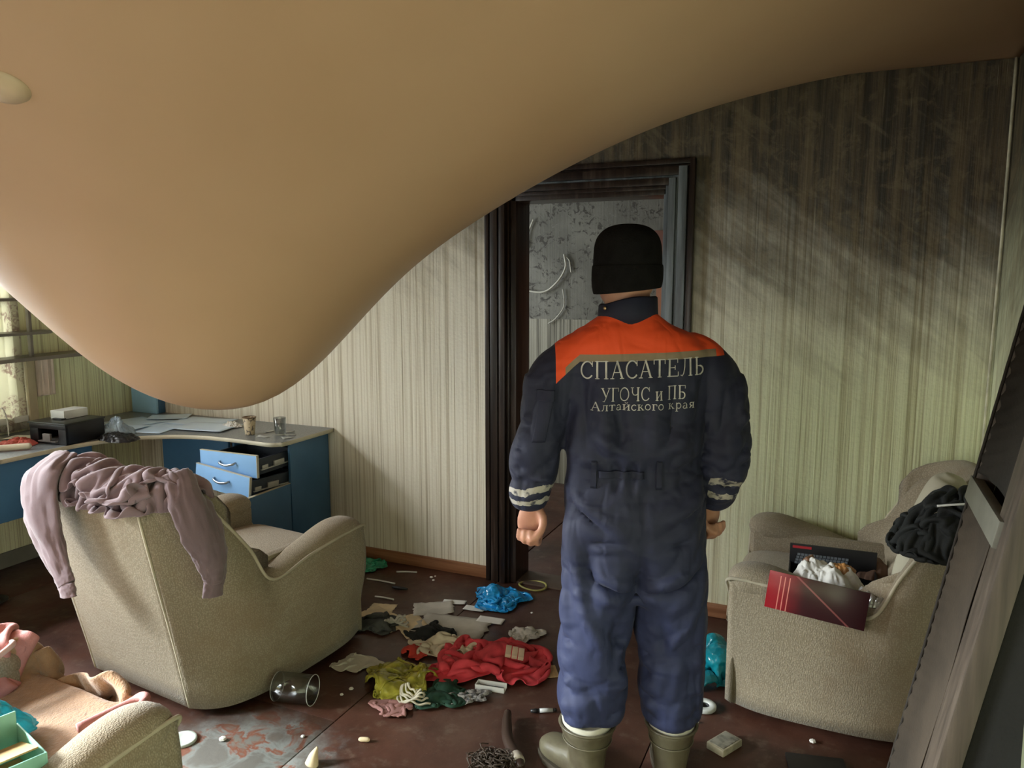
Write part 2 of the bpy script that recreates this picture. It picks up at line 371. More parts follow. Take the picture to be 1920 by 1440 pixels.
def tweed(name, c1, c2, c3):
    k = NT(name); v = k.n('ShaderNodeTexVoronoi', feature='F1'); mp = k.scale((1, 1, .62)); k.l(mp.outputs[0], v.inputs['Vector']); v.inputs['Scale'].default_value = 205; v.inputs['Randomness'].default_value = .7
    f = k.smooth(v.outputs['Distance'], .1, .62)
    c = k.mix(f, (*c1, 1), (*c2, 1)); c = k.mix(k.math('MULTIPLY', k.smooth(k.noise(2.6, None, 5, .6), .48, .72), .55), c, (*c3, 1))
    k.l(c, k.b.inputs['Base Color']); k.b.inputs['Roughness'].default_value = .95; k.b.inputs['Sheen Weight'].default_value = .15; k.b.inputs['Specular IOR Level'].default_value = .1
    k.bump(k.math('MULTIPLY', v.outputs['Distance'], -1), .5, .003); return k.m
M_tweed = tweed('beige_tweed', (.40, .345, .255), (.275, .23, .16), (.23, .165, .10))
M_pipe = mat('piping_cloth', (.48, .43, .32), .9, bump=.3, bs=300)
M_blue = mat('blue_laminate', (.055, .155, .29), .38, .08)
M_bluef = mat('lit_blue_laminate', (.26, .50, .84), .42, .06)  # paler copy of the blue, with the glare on the drawer fronts in it
M_edge = mat('pale_edge_band', (.55, .52, .40), .5, .1)
def desk_top():
    k = NT('grey_speckled_laminate'); n = k.noise(90, None, 4, .7)
    k.l(k.mix(k.smooth(n, .35, .65), (.13, .145, .15, 1), (.24, .26, .26, 1)), k.b.inputs['Base Color']); k.b.inputs['Roughness'].default_value = .3; return k.m
M_desk = desk_top()
M_black = mat('black_plastic', (.012, .012, .013), .35, .1)
M_dwood = NT('dark_varnished_wood')
_n = M_dwood.noise(1, M_dwood.scale((30, 30, 1.6)).outputs[0], 5, .6)
M_dwood.l(M_dwood.ramp(_n, [(.35, (.010, .006, .005)), (.55, (.030, .018, .013)), (.72, (.085, .062, .05))]), M_dwood.b.inputs['Base Color'])
M_dwood.b.inputs['Roughness'].default_value = .33; M_dwood.bump(_n, .3, .004); M_dwood = M_dwood.m
def bluish_wood():
    k = NT('bluish_grey_wood'); n = k.noise(1, k.scale((24, 24, 2)).outputs[0], 5, .6)
    k.l(k.ramp(n, [(.35, (.075, .085, .09)), (.6, (.19, .22, .235)), (.75, (.25, .28, .29))]), k.b.inputs['Base Color']); k.b.inputs['Roughness'].default_value = .4; k.bump(n, .3, .004); return k.m
M_gwood = bluish_wood()  # bluish grey wood tone for parts of the door frame
M_pine = NT('orange_baseboard_wood')
_n = M_pine.noise(1, M_pine.scale((2, 30, 40)).outputs[0], 5, .6)
M_pine.l(M_pine.ramp(_n, [(.35, (.21, .085, .036)), (.65, (.36, .17, .085))]), M_pine.b.inputs['Base Color']); M_pine.b.inputs['Roughness'].default_value = .45; M_pine = M_pine.m
M_white = mat('white_paint', (.72, .74, .70), .5, .06)
M_paper = mat('white_paper', (.74, .73, .68), .8, .06)
M_cream = mat('cream_paper', (.74, .60, .38), .8, .12, 10)
M_greyp = mat('grey_paper', (.48, .46, .40), .7, .12, 8)
M_bluep = mat('blue_sheen_paper', (.66, .82, 1.0), .28, .03)  # bluish white reflection put into the paper colour
def clear(name, base=.07, tint=(.93, .95, .95)):
    k = NT(name); g = k.n('ShaderNodeBsdfGlossy'); g.inputs['Roughness'].default_value = .08; t = k.n('ShaderNodeBsdfTransparent'); t.inputs[0].default_value = (*tint, 1)
    lw = k.n('ShaderNodeLayerWeight'); lw.inputs[0].default_value = .35; f = k.math('ADD', k.math('MULTIPLY', lw.outputs['Fresnel'], .55), base, True)
    mx = k.n('ShaderNodeMixShader'); k.l(f, mx.inputs[0]); k.l(t.outputs[0], mx.inputs[1]); k.l(g.outputs[0], mx.inputs[2]); k.l(mx.outputs[0], k.out.inputs[0]); return k.m
M_thin = clear('thin_clear_plastic', .03); M_glass = clear('clear_glass', .06)
M_chrome = mat('satin_metal', (.62, .63, .64), .25, .1, metal=1.)
M_skin = mat('skin', (.52, .27, .18), .5, .10, 14, bump=.12, bs=240, col2=(.44, .20, .13))

# ------------------------------------------------------------------ room shell
XL, XR, YB, YF, H = -4.35, .565, 3.68, -1.5, 2.5
def wall(name, quads, m, th, ax, **kw):
    """rectangular wall pieces (a0, a1, z0, z1) in one mesh; ax 'x': wall runs along X at y; ax 'y': along Y at x"""
    b = bmesh.new(); k, p, sg = ax
    for a0, a1, z0, z1 in quads:
        if k == 'x': boxbm(b, a0, a1, min(p, p+sg*th), max(p, p+sg*th), z0, z1)
        else: boxbm(b, min(p, p+sg*th), max(p, p+sg*th), a0, a1, z0, z1)
    return obj(name, b, m, None, False, kind='structure', **kw)
DX0, DX1, DZ = -1.60, -.79, 2.06
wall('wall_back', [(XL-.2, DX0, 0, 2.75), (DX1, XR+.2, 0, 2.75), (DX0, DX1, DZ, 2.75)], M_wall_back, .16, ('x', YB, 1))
W1 = (1.2, 2.86, .86, 2.05); W2 = (-.95, .65, .86, 2.05)
wall('wall_left', [(YF-.2, W2[0], 0, 2.75), (W2[1], W1[0], 0, 2.75), (W1[1], YB, 0, 2.75), (W2[0], W2[1], 0, W2[2]), (W2[0], W2[1], W2[3], 2.75), (W1[0], W1[1], 0, W1[2]), (W1[0], W1[1], W1[3], 2.75)], M_wall_left, .2, ('y', XL, -1))
wall('wall_right', [(YF-.2, YB, 0, 2.75)], M_wall_right, .2, ('y', XR, 1))
W3 = (-2.35, -.85, .9, 2.1)
wall('wall_front_unseen', [(XL, W3[0], 0, 2.75), (W3[1], XR, 0, 2.75), (W3[0], W3[1], 0, W3[2]), (W3[0], W3[1], W3[3], 2.75)], wallpaper('wallpaper_front_darkened', 'x', (.2, 1.2, 5, 6, 0)), .2, ('x', YF, -1))  # unseen wall, darkened with soot to cut the light it bounces
box('ceiling_slab', (XL-.2, XR+.2), (YF-.2, YB+.16), (2.7, 2.85), M_white, kind='structure').name = 'ceiling'
def window(name, ax, p, a0, a1, z0, z1):
    o = empty(name, (0, 0, 0), kind='structure'); mid = (a0+a1)/2; t = .05
    L = [(a0, a0+t, z0, z1), (a1-t, a1, z0, z1), (a0, a1, z0, z0+t), (a0, a1, z1-t, z1), (mid-.03, mid+.03, z0, z1)]
    mk = (lambda q, d: (p-d, p-d+.05, *q)) if ax == 'y' else (lambda q, d: (q[0], q[1], p-d, p-d+.05, q[2], q[3]))
    boxes('frame', [mk(q, .12) for q in L], M_white, o)
    if ax == 'y': box('sill', (p-.2, p+.04), (a0-.04, a1+.04), (z0-.035, z0), M_white, o)
    else: box('sill', (a0-.04, a1+.04), (p-.2, p+.04), (z0-.035, z0), M_white, o)
    for u, v in ((a0+t, mid-.03), (mid+.03, a1-t)):
        q = (u, v, z0+t, z1-t)
        if ax == 'y': box('pane', (p-.098, p-.095), q[:2], q[2:], M_thin, o, 0)
        else: box('pane', q[:2], (p-.098, p-.095), q[2:], M_thin, o, 0)
window('window_1', 'y', XL, *W1); window('window_2', 'y', XL, *W2); window('window_added', 'x', YF, *W3)  # the third window is unseen, added for the warm fill from behind

# floor: painted hardboard sheets with open joints, each sheet a part of the floor
fl = box('floor', (XL-.2, XR+.2), (YF-.2, 5.75), (-.12, -.012), mat('joint_dirt', (.012, .008, .006), .9), kind='structure')
xs = [XL, -3.90, -2.79, -1.675, -.56, XR]; rnd = random.Random(4)
for i in range(5):
    ys = [YF, -.3+.35*(i % 2), 2.18-.65*(i % 2), YB+.0] if i != 2 else [YF, .2, 2.19, YB]
    for j in range(3):
        box('sheet', (xs[i]+.0022, xs[i+1]-.0022), (ys[j]+.0022, ys[j+1]-.0022), (-.012, -.0005+rnd.uniform(-.0006, .0005)), M_floor, fl, .0012)
for i, (a, b_) in enumerate(((-3.8, -2.79), (-2.785, -1.70), (-1.695, .5))):
    box('sheet', (a+.002, b_-.002), (YB+.003, 5.7), (-.012, -.001), M_floor, fl, .0012)
box('trim_1', (DX0, DX1), (YB-.006, YB+.166), (-.004, .009), mat('threshold_strip', (.10, .07, .05), .5), kind='structure')

# sagging stretch ceiling filled with water
PB = (-1.7523, 1.8593, .9151, 1.0758, .9459, .0499, 1.0502, .1317, .503, 1.0054, -1.8975, 1.8632, .2376, .5042, .5389, -.0225, 1.5195)
def sag(X, Y):
    cx, cy, A, ax, ay, rot, pw, B, e, q9, c2x, c2y, A2, bx_, by_, r2_, k2 = PB
    def rr(cx, cy, ax, ay, rot):
        u = (X-cx)*np.cos(rot)+(Y-cy)*np.sin(rot); v = -(X-cx)*np.sin(rot)+(Y-cy)*np.cos(rot); return (u/ax)**2+(v/ay)**2
    dx = np.minimum(X-XL, XR-X); dy = np.minimum(Y-YF, YB-Y); ed = np.tanh(dx/e)*np.tanh(dy/e)
    wide = np.sin(PI*(X-XL)/(XR-XL))*np.sin(PI*(Y-YF)/(YB-YF))
    return ed*(A*(1+rr(cx, cy, ax, ay, rot)**q9)**(-pw)+A2*np.exp(-rr(c2x, c2y, bx_, by_, r2_)**k2))+B*wide
nx, ny = 150, 160
gx, gy = np.meshgrid(np.linspace(XL+.001, XR-.001, nx), np.linspace(YF+.001, YB-.001, ny)); gz = H-sag(gx, gy)
V = np.stack([gx, gy, gz], -1).reshape(-1, 3); F = [(j*nx+i, j*nx+i+1, (j+1)*nx+i+1, (j+1)*nx+i) for j in range(ny-1) for i in range(nx-1)]
ce = obj('ceiling', (V, F), M_ceil, recalc=True, kind='structure')
md = ce.modifiers.new('t', 'SOLIDIFY'); md.thickness = .003

# baseboards and corner trim
def bb(name, x, y): box(name, x, y, (0, .068), M_pine, bev=.006, kind='structure')
bb('baseboard_back', (XL, -1.745), (YB-.018, YB)); bb('baseboard_right_of_door', (-.675, XR), (YB-.018, YB))
bpy.data.objects['baseboard_right_of_door'].name = 'baseboard_back'
box('baseboard_left', (XL, XL+.018), (YF, YB-.02), (0, .09), mat('grey_baseboard', (.20, .20, .16), .5), bev=.006, kind='structure')
b = bmesh.new(); V, F = tube([(XR-.012, YB-.012, 0), (XR-.014, YB-.012, 1.0), (XR-.010, YB-.014, 1.8), (XR-.012, YB-.012, 2.5)], .006, 8, 30)
obj('trim_2', (V, F), mat('bare_paper_edge', (.60, .58, .42), .7, .2, 12), kind='structure')

# door frame: moulded casing, jambs and head of dark varnished wood
dr = empty('door_1', (0, 0, 0), kind='structure')
def casing(x0, x1, z1, m_out, m_in, sgn):
    # stepped mouldings from outer edge to inner edge
    ws = [0, .022, .034, .072, .086, .118, .135]; ds = [.030, .018, .038, .026, .044, .020]
    return ws, ds
ws = [0, .024, .034, .074, .086, .118, .136]; ds = [.034, .020, .040, .026, .044, .022]
for side, xo, sg in (('l', -1.742, 1), ('r', -.672, -1)):
    for k in range(6):
        a, b_ = xo+sg*ws[k], xo+sg*ws[k+1]
        box('casing_strip', (min(a, b_), max(a, b_)), (YB-ds[k], YB), (0, 2.19-ws[k]), M_dwood if (side == 'l' or k in (0, 1)) else M_gwood, dr, .003)
for k in range(6):
    box('casing_strip', (-1.742+ws[k], -.672-ws[k]), (YB-ds[k]+.0006, YB), (2.19-ws[k+1], 2.19-ws[k]), M_dwood if k != 3 else M_gwood, dr, .003)
box('jamb', (DX0-.006, DX0+.028), (YB-.012, YB+.17), (0, DZ), M_dwood, dr); box('jamb', (DX1-.028, DX1+.006), (YB-.012, YB+.17), (0, DZ), M_gwood, dr)
box('lintel', (DX0, DX1), (YB-.012, YB+.17), (DZ-.03, DZ+.005), M_dwood, dr)
for z in (.35, 1.0, 1.72): box('hinge', (DX1-.032, DX1-.026), (YB+.03, YB+.06), (z-.05, z+.05), M_chrome, dr, .002)

# hall beyond the door
def hall_paper():
    k = NT('hall_wallpaper'); X, Y, Z = k.sep(); cmb = k.n('ShaderNodeCombineXYZ'); k.l(X, cmb.inputs[0]); k.l(Z, cmb.inputs[1]); co = cmb.outputs[0]
    st = k.noise(1, k.scale((60, .4, 1), co).outputs[0], 3, .6)
    lo = k.ramp(st, [(.38, (.12, .115, .09)), (.52, (.33, .32, .26)), (.62, (.42, .41, .34))])
    base = k.mix(k.smooth(k.noise(3, co, 4), .35, .7), (.15, .15, .13, 1), (.235, .235, .205, 1))
    v = k.n('ShaderNodeTexVoronoi', feature='DISTANCE_TO_EDGE'); k.l(co, v.inputs['Vector']); v.inputs['Scale'].default_value = 11
    n = k.noise(16, co, 5, .7, 1.2); blot = k.smooth(n, .52, .60)
    clus = k.smooth(k.noise(4.5, k.scale((1, 1.8, 1), co).outputs[0], 2), .42, .50)
    up = k.mix(k.math('MULTIPLY', k.math('MULTIPLY', blot, clus), .85), base, (.035, .03, .025, 1))
    sc_ = k.smooth(k.noise(30, co, 3, .6, 1.5), .68, .72); up = k.mix(k.math('MULTIPLY', sc_, .5), up, (.42, .42, .38, 1))
    f = k.math('GREATER_THAN', Z, 1.325); c = k.mix(f, lo, up)
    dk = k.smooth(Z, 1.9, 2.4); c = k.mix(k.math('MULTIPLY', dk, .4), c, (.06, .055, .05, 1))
    k.l(c, k.b.inputs['Base Color']); k.b.inputs['Roughness'].default_value = .6; k.bump(k.math('ADD', st, n), .4, .006); return k.m
wall('wall_hall_far', [(-3.8, .6, 0, 2.75)], hall_paper(), .12, ('x', 5.7, 1))
wall('wall_hall_left', [(YB+.16, 4.2, 0, 2.75), (5.3, 5.7, 0, 2.75), (4.2, 5.3, 0, .9), (4.2, 5.3, 2.05, 2.75)], M_wall_left, .12, ('y', -3.6, -1))
wall('wall_hall_right', [(YB+.16, 5.7, 0, 2.75)], mat('hall_ochre', (.38, .20, .12), .6), .12, ('y', .45, 1))
box('ceiling', (-3.72, .57), (YB+.16, 5.8), (2.6, 2.7), M_white, kind='structure')
hd = empty('door_2', (0, 0, 0), kind='structure')
box('leaf', (-1.30, -.50), (5.652, 5.695), (0, 1.99), mat('brown_door_paint', (.34, .14, .075), .45, .15, 3), hd)
box('upper_board', (-1.32, -.48), (5.64, 5.69), (1.86, 1.99), mat('maroon_board', (.20, .085, .06), .5), hd)
boxes('panel_moulding', [(-1.22, -.58, 5.64, 5.653, 1.72, 1.74), (-1.22, -.58, 5.64, 5.653, 1.08, 1.10), (-1.22, -1.20, 5.64, 5.653, 1.10, 1.72), (-.60, -.58, 5.64, 5.653, 1.10, 1.72)], mat('brown_door_paint', (.34, .14, .075)), hd)
obj('handle', tube([(-1.25, 5.652, 1.60), (-1.25, 5.60, 1.60)], .014, 10), M_chrome, hd)
# loops of torn pale tape on the hall wall
def strand(name, pts, r, m, **kw): return obj(name, tube(pts, r, 6, 40), m, **kw)
M_cord = mat('pale_cord', (.62, .62, .55), .5)
strand('cord', [(-2.45, 5.68, 1.57), (-2.22, 5.676, 1.535), (-2.10, 5.676, 1.60), (-2.02, 5.678, 1.72), (-2.03, 5.68, 1.83)], .0075, M_cord, label='pale curved cord stuck on the dark hall wallpaper, sweeping up from the door frame', cat='cord')
strand('cord', [(-2.035, 5.685, 1.82), (-1.99, 5.685, 1.78), (-1.975, 5.685, 1.69)], .005, M_cord, label='short pale cord end branching right at the tip of the long curved cord', cat='cord')
strand('cord', [(-2.29, 5.685, 2.10), (-2.33, 5.685, 2.0), (-2.345, 5.685, 1.88)], .006, M_cord, label='short pale nearly straight cord high on the hall wall near the door frame', cat='cord')
strand('cord', [(-2.04, 5.685, 1.56), (-2.03, 5.685, 1.43), (-2.10, 5.685, 1.33), (-2.16, 5.685, 1.29)], .0045, M_cord, label='faint thin cord curling down below the long curved cord in the hall', cat='cord')
obj('heating_pipe', join(tube([(-3.55, 5.60, .74), (-1.4, 5.60, .74)], .016, 10), tube([(-2.2, 5.60, .74), (-2.2, 5.69, .74)], .014, 10)), mat('tan_pipe_paint', (.45, .33, .19), .4), label='tan painted heating pipe running along the hall wall beyond the door', cat='pipe')
rd = empty('radiator', (-2.62, 5.58, 0), label='pale ribbed radiator at the foot of the hall wall behind the door frame', cat='radiator')
for i in range(7): box('rib', (-.25+i*.07, -.205+i*.07), (-.04, .05), (.08, .55), M_white, rd, .012)
for x in (-.2, .17): box('foot', (x-.02, x+.02), (-.03, .04), (0, .09), M_white, rd)
for z in (.12, .5): obj('header', tube([(-.25, 0, z), (.22, 0, z)], .02, 10), M_white, rd)

# wallpaper border of rings and tassels printed low on the left wall
M_ink = mat('black_print', (.02, .018, .014), .7)
def ring(c, r, t, n=24):
    V = []; F = []
    for i in range(n):
        a = i*2*PI/n
        for q in (r-t, r+t): V.append((XL+.0025, c[0]+q*math.cos(a), c[1]+q*math.sin(a)))
    for i in range(n): a = 2*i; b_ = 2*((i+1) % n); F.append((a, a+1, b_+1, b_))
    return V, F
L = []
for i in range(9):
    y = .62+i*.29
    L += [ring((y, .30), .055, .010), ring((y+.10, .315), .05, .007), ring((y, .30), .022, .007)]
    for j in range(12):
        a0 = y-.03+j*.0055; L.append(([(XL+.0025, a0, .215-.03*math.sin(j/11*PI)+.03), (XL+.0025, a0+.0035, .215-.03*math.sin(j/11*PI)+.03), (XL+.0025, a0+.006, .11), (XL+.0025, a0, .11)], [(0, 1, 2, 3)]))
    sw = [(XL+.0025, y-.145+t*.29, .385-.05*math.sin(t*PI)+d) for t in np.linspace(0, 1, 12) for d in (0, .012)]
    L.append((sw, [(2*q, 2*q+1, 2*q+3, 2*q+2) for q in range(11)]))
obj('trim_3', join(*L), M_ink, smooth=False, kind='structure', recalc=False)
# ------------------------------------------------------------------ armchairs
def sm(a, b, t): t = max(0, min(1, (t-a)/(b-a))); return t*t*(3-2*t)
SIDE_B = [(.835, .40), (.70, .445), (.50, .462), (.28, .462), (.12, .432), (.04, .375), (0, .300)]
SIDE_T = [(.845, .43, .520), (.70, .445, .520), (.50, .445, .492), (.30, .440, .455), (.20, .432, .610), (.075, .400, .785), (-.165, .315, .862)]
BACK_T = [(-.163, .325, .860), (-.185, .16, .888), (-.19, 0, .898), (-.185, -.16, .888), (-.163, -.325, .860)]
def side_panel(sg):
    n = 44; B = cat(SIDE_B, n); T = cat(SIDE_T, n); rings = []
    for i in range(n):
        bx, by = B[i]; tx, ty, tz = T[i]; u = i/(n-1)
        bo = Vector((bx, by, .035)); to = Vector((tx, ty, tz)); out = Vector((-.15 if u > .8 else 0, 1, 0)); r = []
        for q in np.linspace(0, 1, 9):
            p = bo.lerp(to, q); p.y += .016*math.sin(q*PI)-.012*math.sin(q*PI*2)*sm(0, .4, 1-u); r.append(p)
        th = .07 if u < .85 else .07-.03*(u-.85)/.15
        for a in (35, 75, 115, 150): r.append(to+Vector((0, -th/2+th/2*math.cos(R(a)), .022*math.sin(R(a)))))
        zi = max(.1, tz-.14); r.append(Vector((bx+(tx-bx)*zi/tz+.035*sm(.75, 1, u), ty-th, zi))); r.append(Vector((bx+.03*sm(.8, 1, u), by-th, .05)))
        rings.append([(p.x, p.y*sg, p.z) for p in r])
    return loft(rings)
def make_chair(name, loc, rz, **kw):
    t = empty(name, loc, rz, **kw)
    for sg in (1, -1): obj('side_panel', side_panel(sg), M_tweed, t)
    # outer back panel between the two seams
    n = 20; Bt = [(.002, .306*(1-2*i/(n-1))) for i in range(n)]; T = cat(BACK_T, n); rings = []
    for i in range(n):
        r = []
        for q in np.linspace(0, 1, 10):
            r.append((Bt[i][0]*(1-q)+T[i][0]*q-.022*math.sin(PI*q)*math.sin(PI*i/(n-1)), Bt[i][1]*(1-q)+T[i][1]*q, .035*(1-q)+T[i][2]*q))
        r += [(T[i][0]+.02, T[i][1], T[i][2]+.012), (T[i][0]+.05, T[i][1], T[i][2]-.01), (.09, Bt[i][1], .035)]
        rings.append(r)
    obj('back_panel', loft(rings), M_tweed, t)
    # inner backrest: wings wrap round from arm to arm
    n = 41; rings = []
    for i in range(n):
        u = -1+2*i/(n-1); a = abs(u); y = .375*math.sin(u*PI/2)
        zt = .912-.015*a-.065*a**4-.05*sm(.93, 1, a); xt = -.185+.05*a**2+.17*a**5; thk = .17*(1-.30*a**3)
        lo = .16+.12*sm(.55, 1, a)
        prof = [(xt+.015, zt-.06), (xt+.02, zt-.01), (xt+.07, zt+.018), (xt+.13, zt), (xt+thk+.015, zt-.075), (xt+thk+.035, zt-.18), (lo+.02+.03, .56), (lo+.05, .45), (lo+.03, .34), (.04, .30), (-.03+.04*a**3, .45), (xt+.07, .65)]
        prof = cat(prof+[prof[0]], 30)[:-1]
        rings.append([(p[0], y*(1-.0*a), p[1]) for p in prof])
    obj('backrest', loft(rings), M_tweed, t)
    for sg in (1, -1):      # rolled arm pads with piping along the outer edge
        P = [(.12, .365, .43), (.34, .375, .425), (.52, .372, .475), (.70, .365, .515), (.80, .362, .515), (.835, .362, .49)]
        P = [(x, y*sg, z) for x, y, z in P]
        rr = [(.06, .07), (.078, .07), (.082, .062), (.088, .066), (.082, .060), (.05, .035)]
        obj('arm_pad', tube(P, rr, 20, 36, up=(0, 0, 1), expo=2.3), M_tweed, t)
        pts = [(x, (y+.001)*sg, z+.014) for x, y, z in SIDE_T[:6]]
        pts = [(.848, .30*sg, .40), (.852, .40*sg, .485)]+pts
        obj('piping', tube(pts, .0065, 8, 60), M_pipe, t)
        obj('seam', tube([(0, .300*sg, .04), (-.05, .305*sg, .30), (-.115, .311*sg, .60), (-.168, .316*sg, .85)], .0045, 6, 30), M_pipe, t)
        fr = [(.80, .28*sg), (.845, .31*sg), (.85, .40*sg), (.82, .425*sg)]
        obj('arm_front', loft([[(x, y, z) for x, y in fr] for z in (.04, .2, .36, .46, .50)]), M_tweed, t)
    for sg in (1, -1): box('inner_arm', (.12, .83), (min(.28*sg, .335*sg), max(.28*sg, .335*sg)), (.28, .52), M_tweed, t, .02)
    # seat cushion and front board
    rings = []
    for x, z1, z0 in ((.10, .40, .28), (.20, .435, .27), (.45, .450, .26), (.70, .455, .26), (.82, .440, .27), (.865, .40, .29), (.87, .34, .31)):
        rings.append([(x, .30*math.copysign(abs(math.cos(a))**.35, math.cos(a)), (z0+z1)/2+(z1-z0)/2*math.copysign(abs(math.sin(a))**.5, math.sin(a))) for a in np.arange(24)*PI/12])
    rings = cat(np.array(rings).reshape(7, -1), 22).reshape(22, 24, 3); obj('seat_cushion', loft(rings), M_tweed, t)
    box('front_board', (.79, .835), (-.31, .31), (.045, .30), M_tweed, t, .012)
    box('base', (.05, .80), (-.30, .30), (.03, .28), M_black, t, .01)
    for x in (.10, .72):
        for y in (-.25, .25): box('foot', (x-.025, x+.025), (y-.025, y+.025), (0, .034), M_black, t, .004)
    return t
def rzh(deg): return R(90-deg)      # heading measured clockwise from +Y
chA = make_chair('armchair', (-2.49, 2.03, 0), rzh(7), label='beige tweed armchair seen from behind, with a mauve hoodie thrown over its back', cat='armchair', group='matching beige armchairs')
chB = make_chair('armchair', (.392, 3.232, 0), rzh(-90), label='beige tweed armchair against the right wall, its seat full of boxes and paper', cat='armchair', group='matching beige armchairs')
chB.scale = (.875, .93, 1)
chC = make_chair('armchair', (-1.955, .515, 0), rzh(4), label='beige tweed armchair at the lower left, towel and blue bag on its seat', cat='armchair', group='matching beige armchairs')

chC.scale = (1, .9, 1)
# ------------------------------------------------------------------ desk, worktop and what stands on it
dk = empty('corner_desk', (XL, YB, 0), label='blue corner desk with a grey speckled top and two pulled out drawers', cat='desk')
def poly_slab(pts, z0, z1):
    b = bmesh.new(); vs = [b.verts.new((x, y, z1)) for x, y in pts]; f = b.faces.new(vs); b.normal_update()
    r = bmesh.ops.extrude_face_region(b, geom=[f]); bmesh.ops.translate(b, verts=[v for v in r['geom'] if isinstance(v, bmesh.types.BMVert)], vec=(0, 0, z0-z1)); return b
cv = [(.60, -1.42), (.60, -1.05), (.62, -.86), (.70, -.68), (.86, -.545), (1.05, -.485), (1.25, -.475), (1.40, -.48), (1.50, -.488)]
cv = [tuple(p) for p in cat(cv, 40)]; top = [(.003, -.003), (.003, -2.35), (.60, -2.35)]+cv+[(1.545, -.485), (1.585, -.455), (1.60, -.41), (1.60, -.003)]
obj('desktop', poly_slab(top, .742, .765), M_desk, dk, False)
edge = [(.60, -2.35, .7535)]+[(x, y, .7535) for x, y in cv]+[(1.545, -.485, .7535), (1.585, -.455, .7535), (1.60, -.41, .7535), (1.60, -.01, .7535)]
obj('edge_band', tube(edge, (.0026, .0115), 8, 90, up=(0, 0, 1), expo=6), M_edge, dk)
box('modesty_panel', (.555, .573), (-2.3, -.80), (.44, .742), M_blue, dk); box('end_panel', (.02, .57), (-2.32, -2.302), (0, .742), M_blue, dk)
box('corner_panel', (.62, 1.135), (-.37, -.352), (.44, .742), M_blue, dk)
# pedestal
PX0, PX1, PYF = 1.15, 1.565, -.355
box('side_panel', (PX1-.017, PX1), (PYF, -.01), (.01, .742), M_blue, dk); box('side_panel', (PX0, PX0+.017), (PYF, -.01), (.01, .742), M_blue, dk)
box('back_board', (PX0, PX1), (-.02, -.012), (.02, .74), M_blue, dk); box('bottom_board', (PX0, PX1), (PYF, -.01), (.02, .036), M_blue, dk)
box('shelf', (PX0+.018, PX1-.018), (PYF+.01, -.02), (.505, .519), M_blue, dk)
def drawer(zb, pull, M):
    d = empty('drawer', (0, 0, 0)); d.parent = dk; d.matrix_local = M
    y0 = PYF-pull; x0, x1 = PX0+.025, PX1-.03
    boxes('drawer_box', [(x0, x0+.012, y0, y0+.32, zb+.01, zb+.092), (x1-.012, x1, y0, y0+.32, zb+.01, zb+.092), (x0, x1, y0+.308, y0+.32, zb+.01, zb+.092), (x0, x1, y0, y0+.32, zb+.008, zb+.012)], mat('dark_blue_board', (.035, .045, .06), .5), d, .001)
    box('drawer_front', (PX0+.002, PX1-.022), (y0-.017, y0), (zb-.004, zb+.116), M_bluef, d, .002)
    boxes('front_edging', [(PX0+.001, PX1-.021, y0-.0175, y0-.001, zb+.116, zb+.1185), (PX1-.0225, PX1-.020, y0-.0175, y0-.001, zb-.004, zb+.118)], M_edge, d, 0)
    cx = (PX0+PX1)/2-.01
    obj('handle', tube([(cx-.055, y0-.018, zb+.066), (cx-.045, y0-.034, zb+.060), (cx, y0-.04, zb+.052), (cx+.045, y0-.034, zb+.060), (cx+.055, y0-.018, zb+.066)], (.0045, .0065), 10, 26), mat('satin_blue_grey_metal', (.45, .50, .55), .3, metal=.9), d)
    boxes('runner', [(x1, x1+.010, y0+.02, y0+.30, zb+.03, zb+.036), (x1, x1+.006, y0+.03, y0+.075, zb+.036, zb+.054), (x1, x1+.010, y0+.12, y0+.20, zb+.034, zb+.062)], mat('galvanised', (.55, .55, .50), .4, metal=.6), d, .001)
    return d
drawer(.600, .225, TR())
px, pz = PX1-.03, .52
drawer(.484, .275, TR((px, PYF, pz)) @ TR(rot=(R(-2), R(5.5), R(-3))) @ TR((-px, -PYF, -pz)))
dd = box('door', (PX1-.019, PX1-.002), (PYF-.40, PYF-.004), (.06, .512), M_blue, dk)
boxes('door_edging', [(PX1-.020, PX1-.001, PYF-.40, PYF-.004, .512, .5145), (PX1-.020, PX1-.001, PYF-.4025, PYF-.40, .06, .514)], M_edge, dd, 0)
obj('handle', tube([(PX1-.02, PYF-.365, .49), (PX1-.045, PYF-.365, .47), (PX1-.05, PYF-.365, .43), (PX1-.045, PYF-.365, .39), (PX1-.02, PYF-.365, .37)], .005, 8, 24), M_chrome, dd)
# upright blue panel of the hutch in the corner and shelf unit by the window
hp = empty('corner_hutch', (XL, YB, .766), label='lit blue upright board standing on the desk against the back wall in the corner', cat='shelf')
box('upright_board', (.035, .255), (-.075, -.058), (0, .62), mat('lit_board_blue', (.36, .66, .95), .4, .04), hp); box('side_board', (.235, .255), (-.058, -.003), (0, .62), M_blue, hp); box('top_board', (.0, .255), (-.10, -.003), (.62, .636), M_blue, hp)  # window light on the upright board put into its brightened blue
su = empty('wall_shelf', (XL, 2.9, 1.2), label='grey open wall shelf with three boards before the curtained window', cat='shelf')
M_shelf = mat('grey_brown_laminate', (.16, .15, .13), .4, .1)
def shelf_board(z, y1, x1=.17, th=.016):
    pts = [(.004, -1.1), (x1, -1.1), (x1, y1-.12)]+[(x1*.5+x1*.5*math.cos(a), y1-.12+.12*math.sin(a)) for a in np.linspace(.1, PI/2, 8)]+[(.004, y1)]
    obj('shelf_board', poly_slab(pts, z-th, z), M_shelf, su, False)
shelf_board(.005, .42, .19, .02); shelf_board(.145, .14); shelf_board(.335, -.03)
box('divider', (.135, .160), (-.035, -.018), (.005, .335), M_shelf, su); box('divider', (.135, .160), (-.9, -.883), (.005, .335), M_shelf, su)
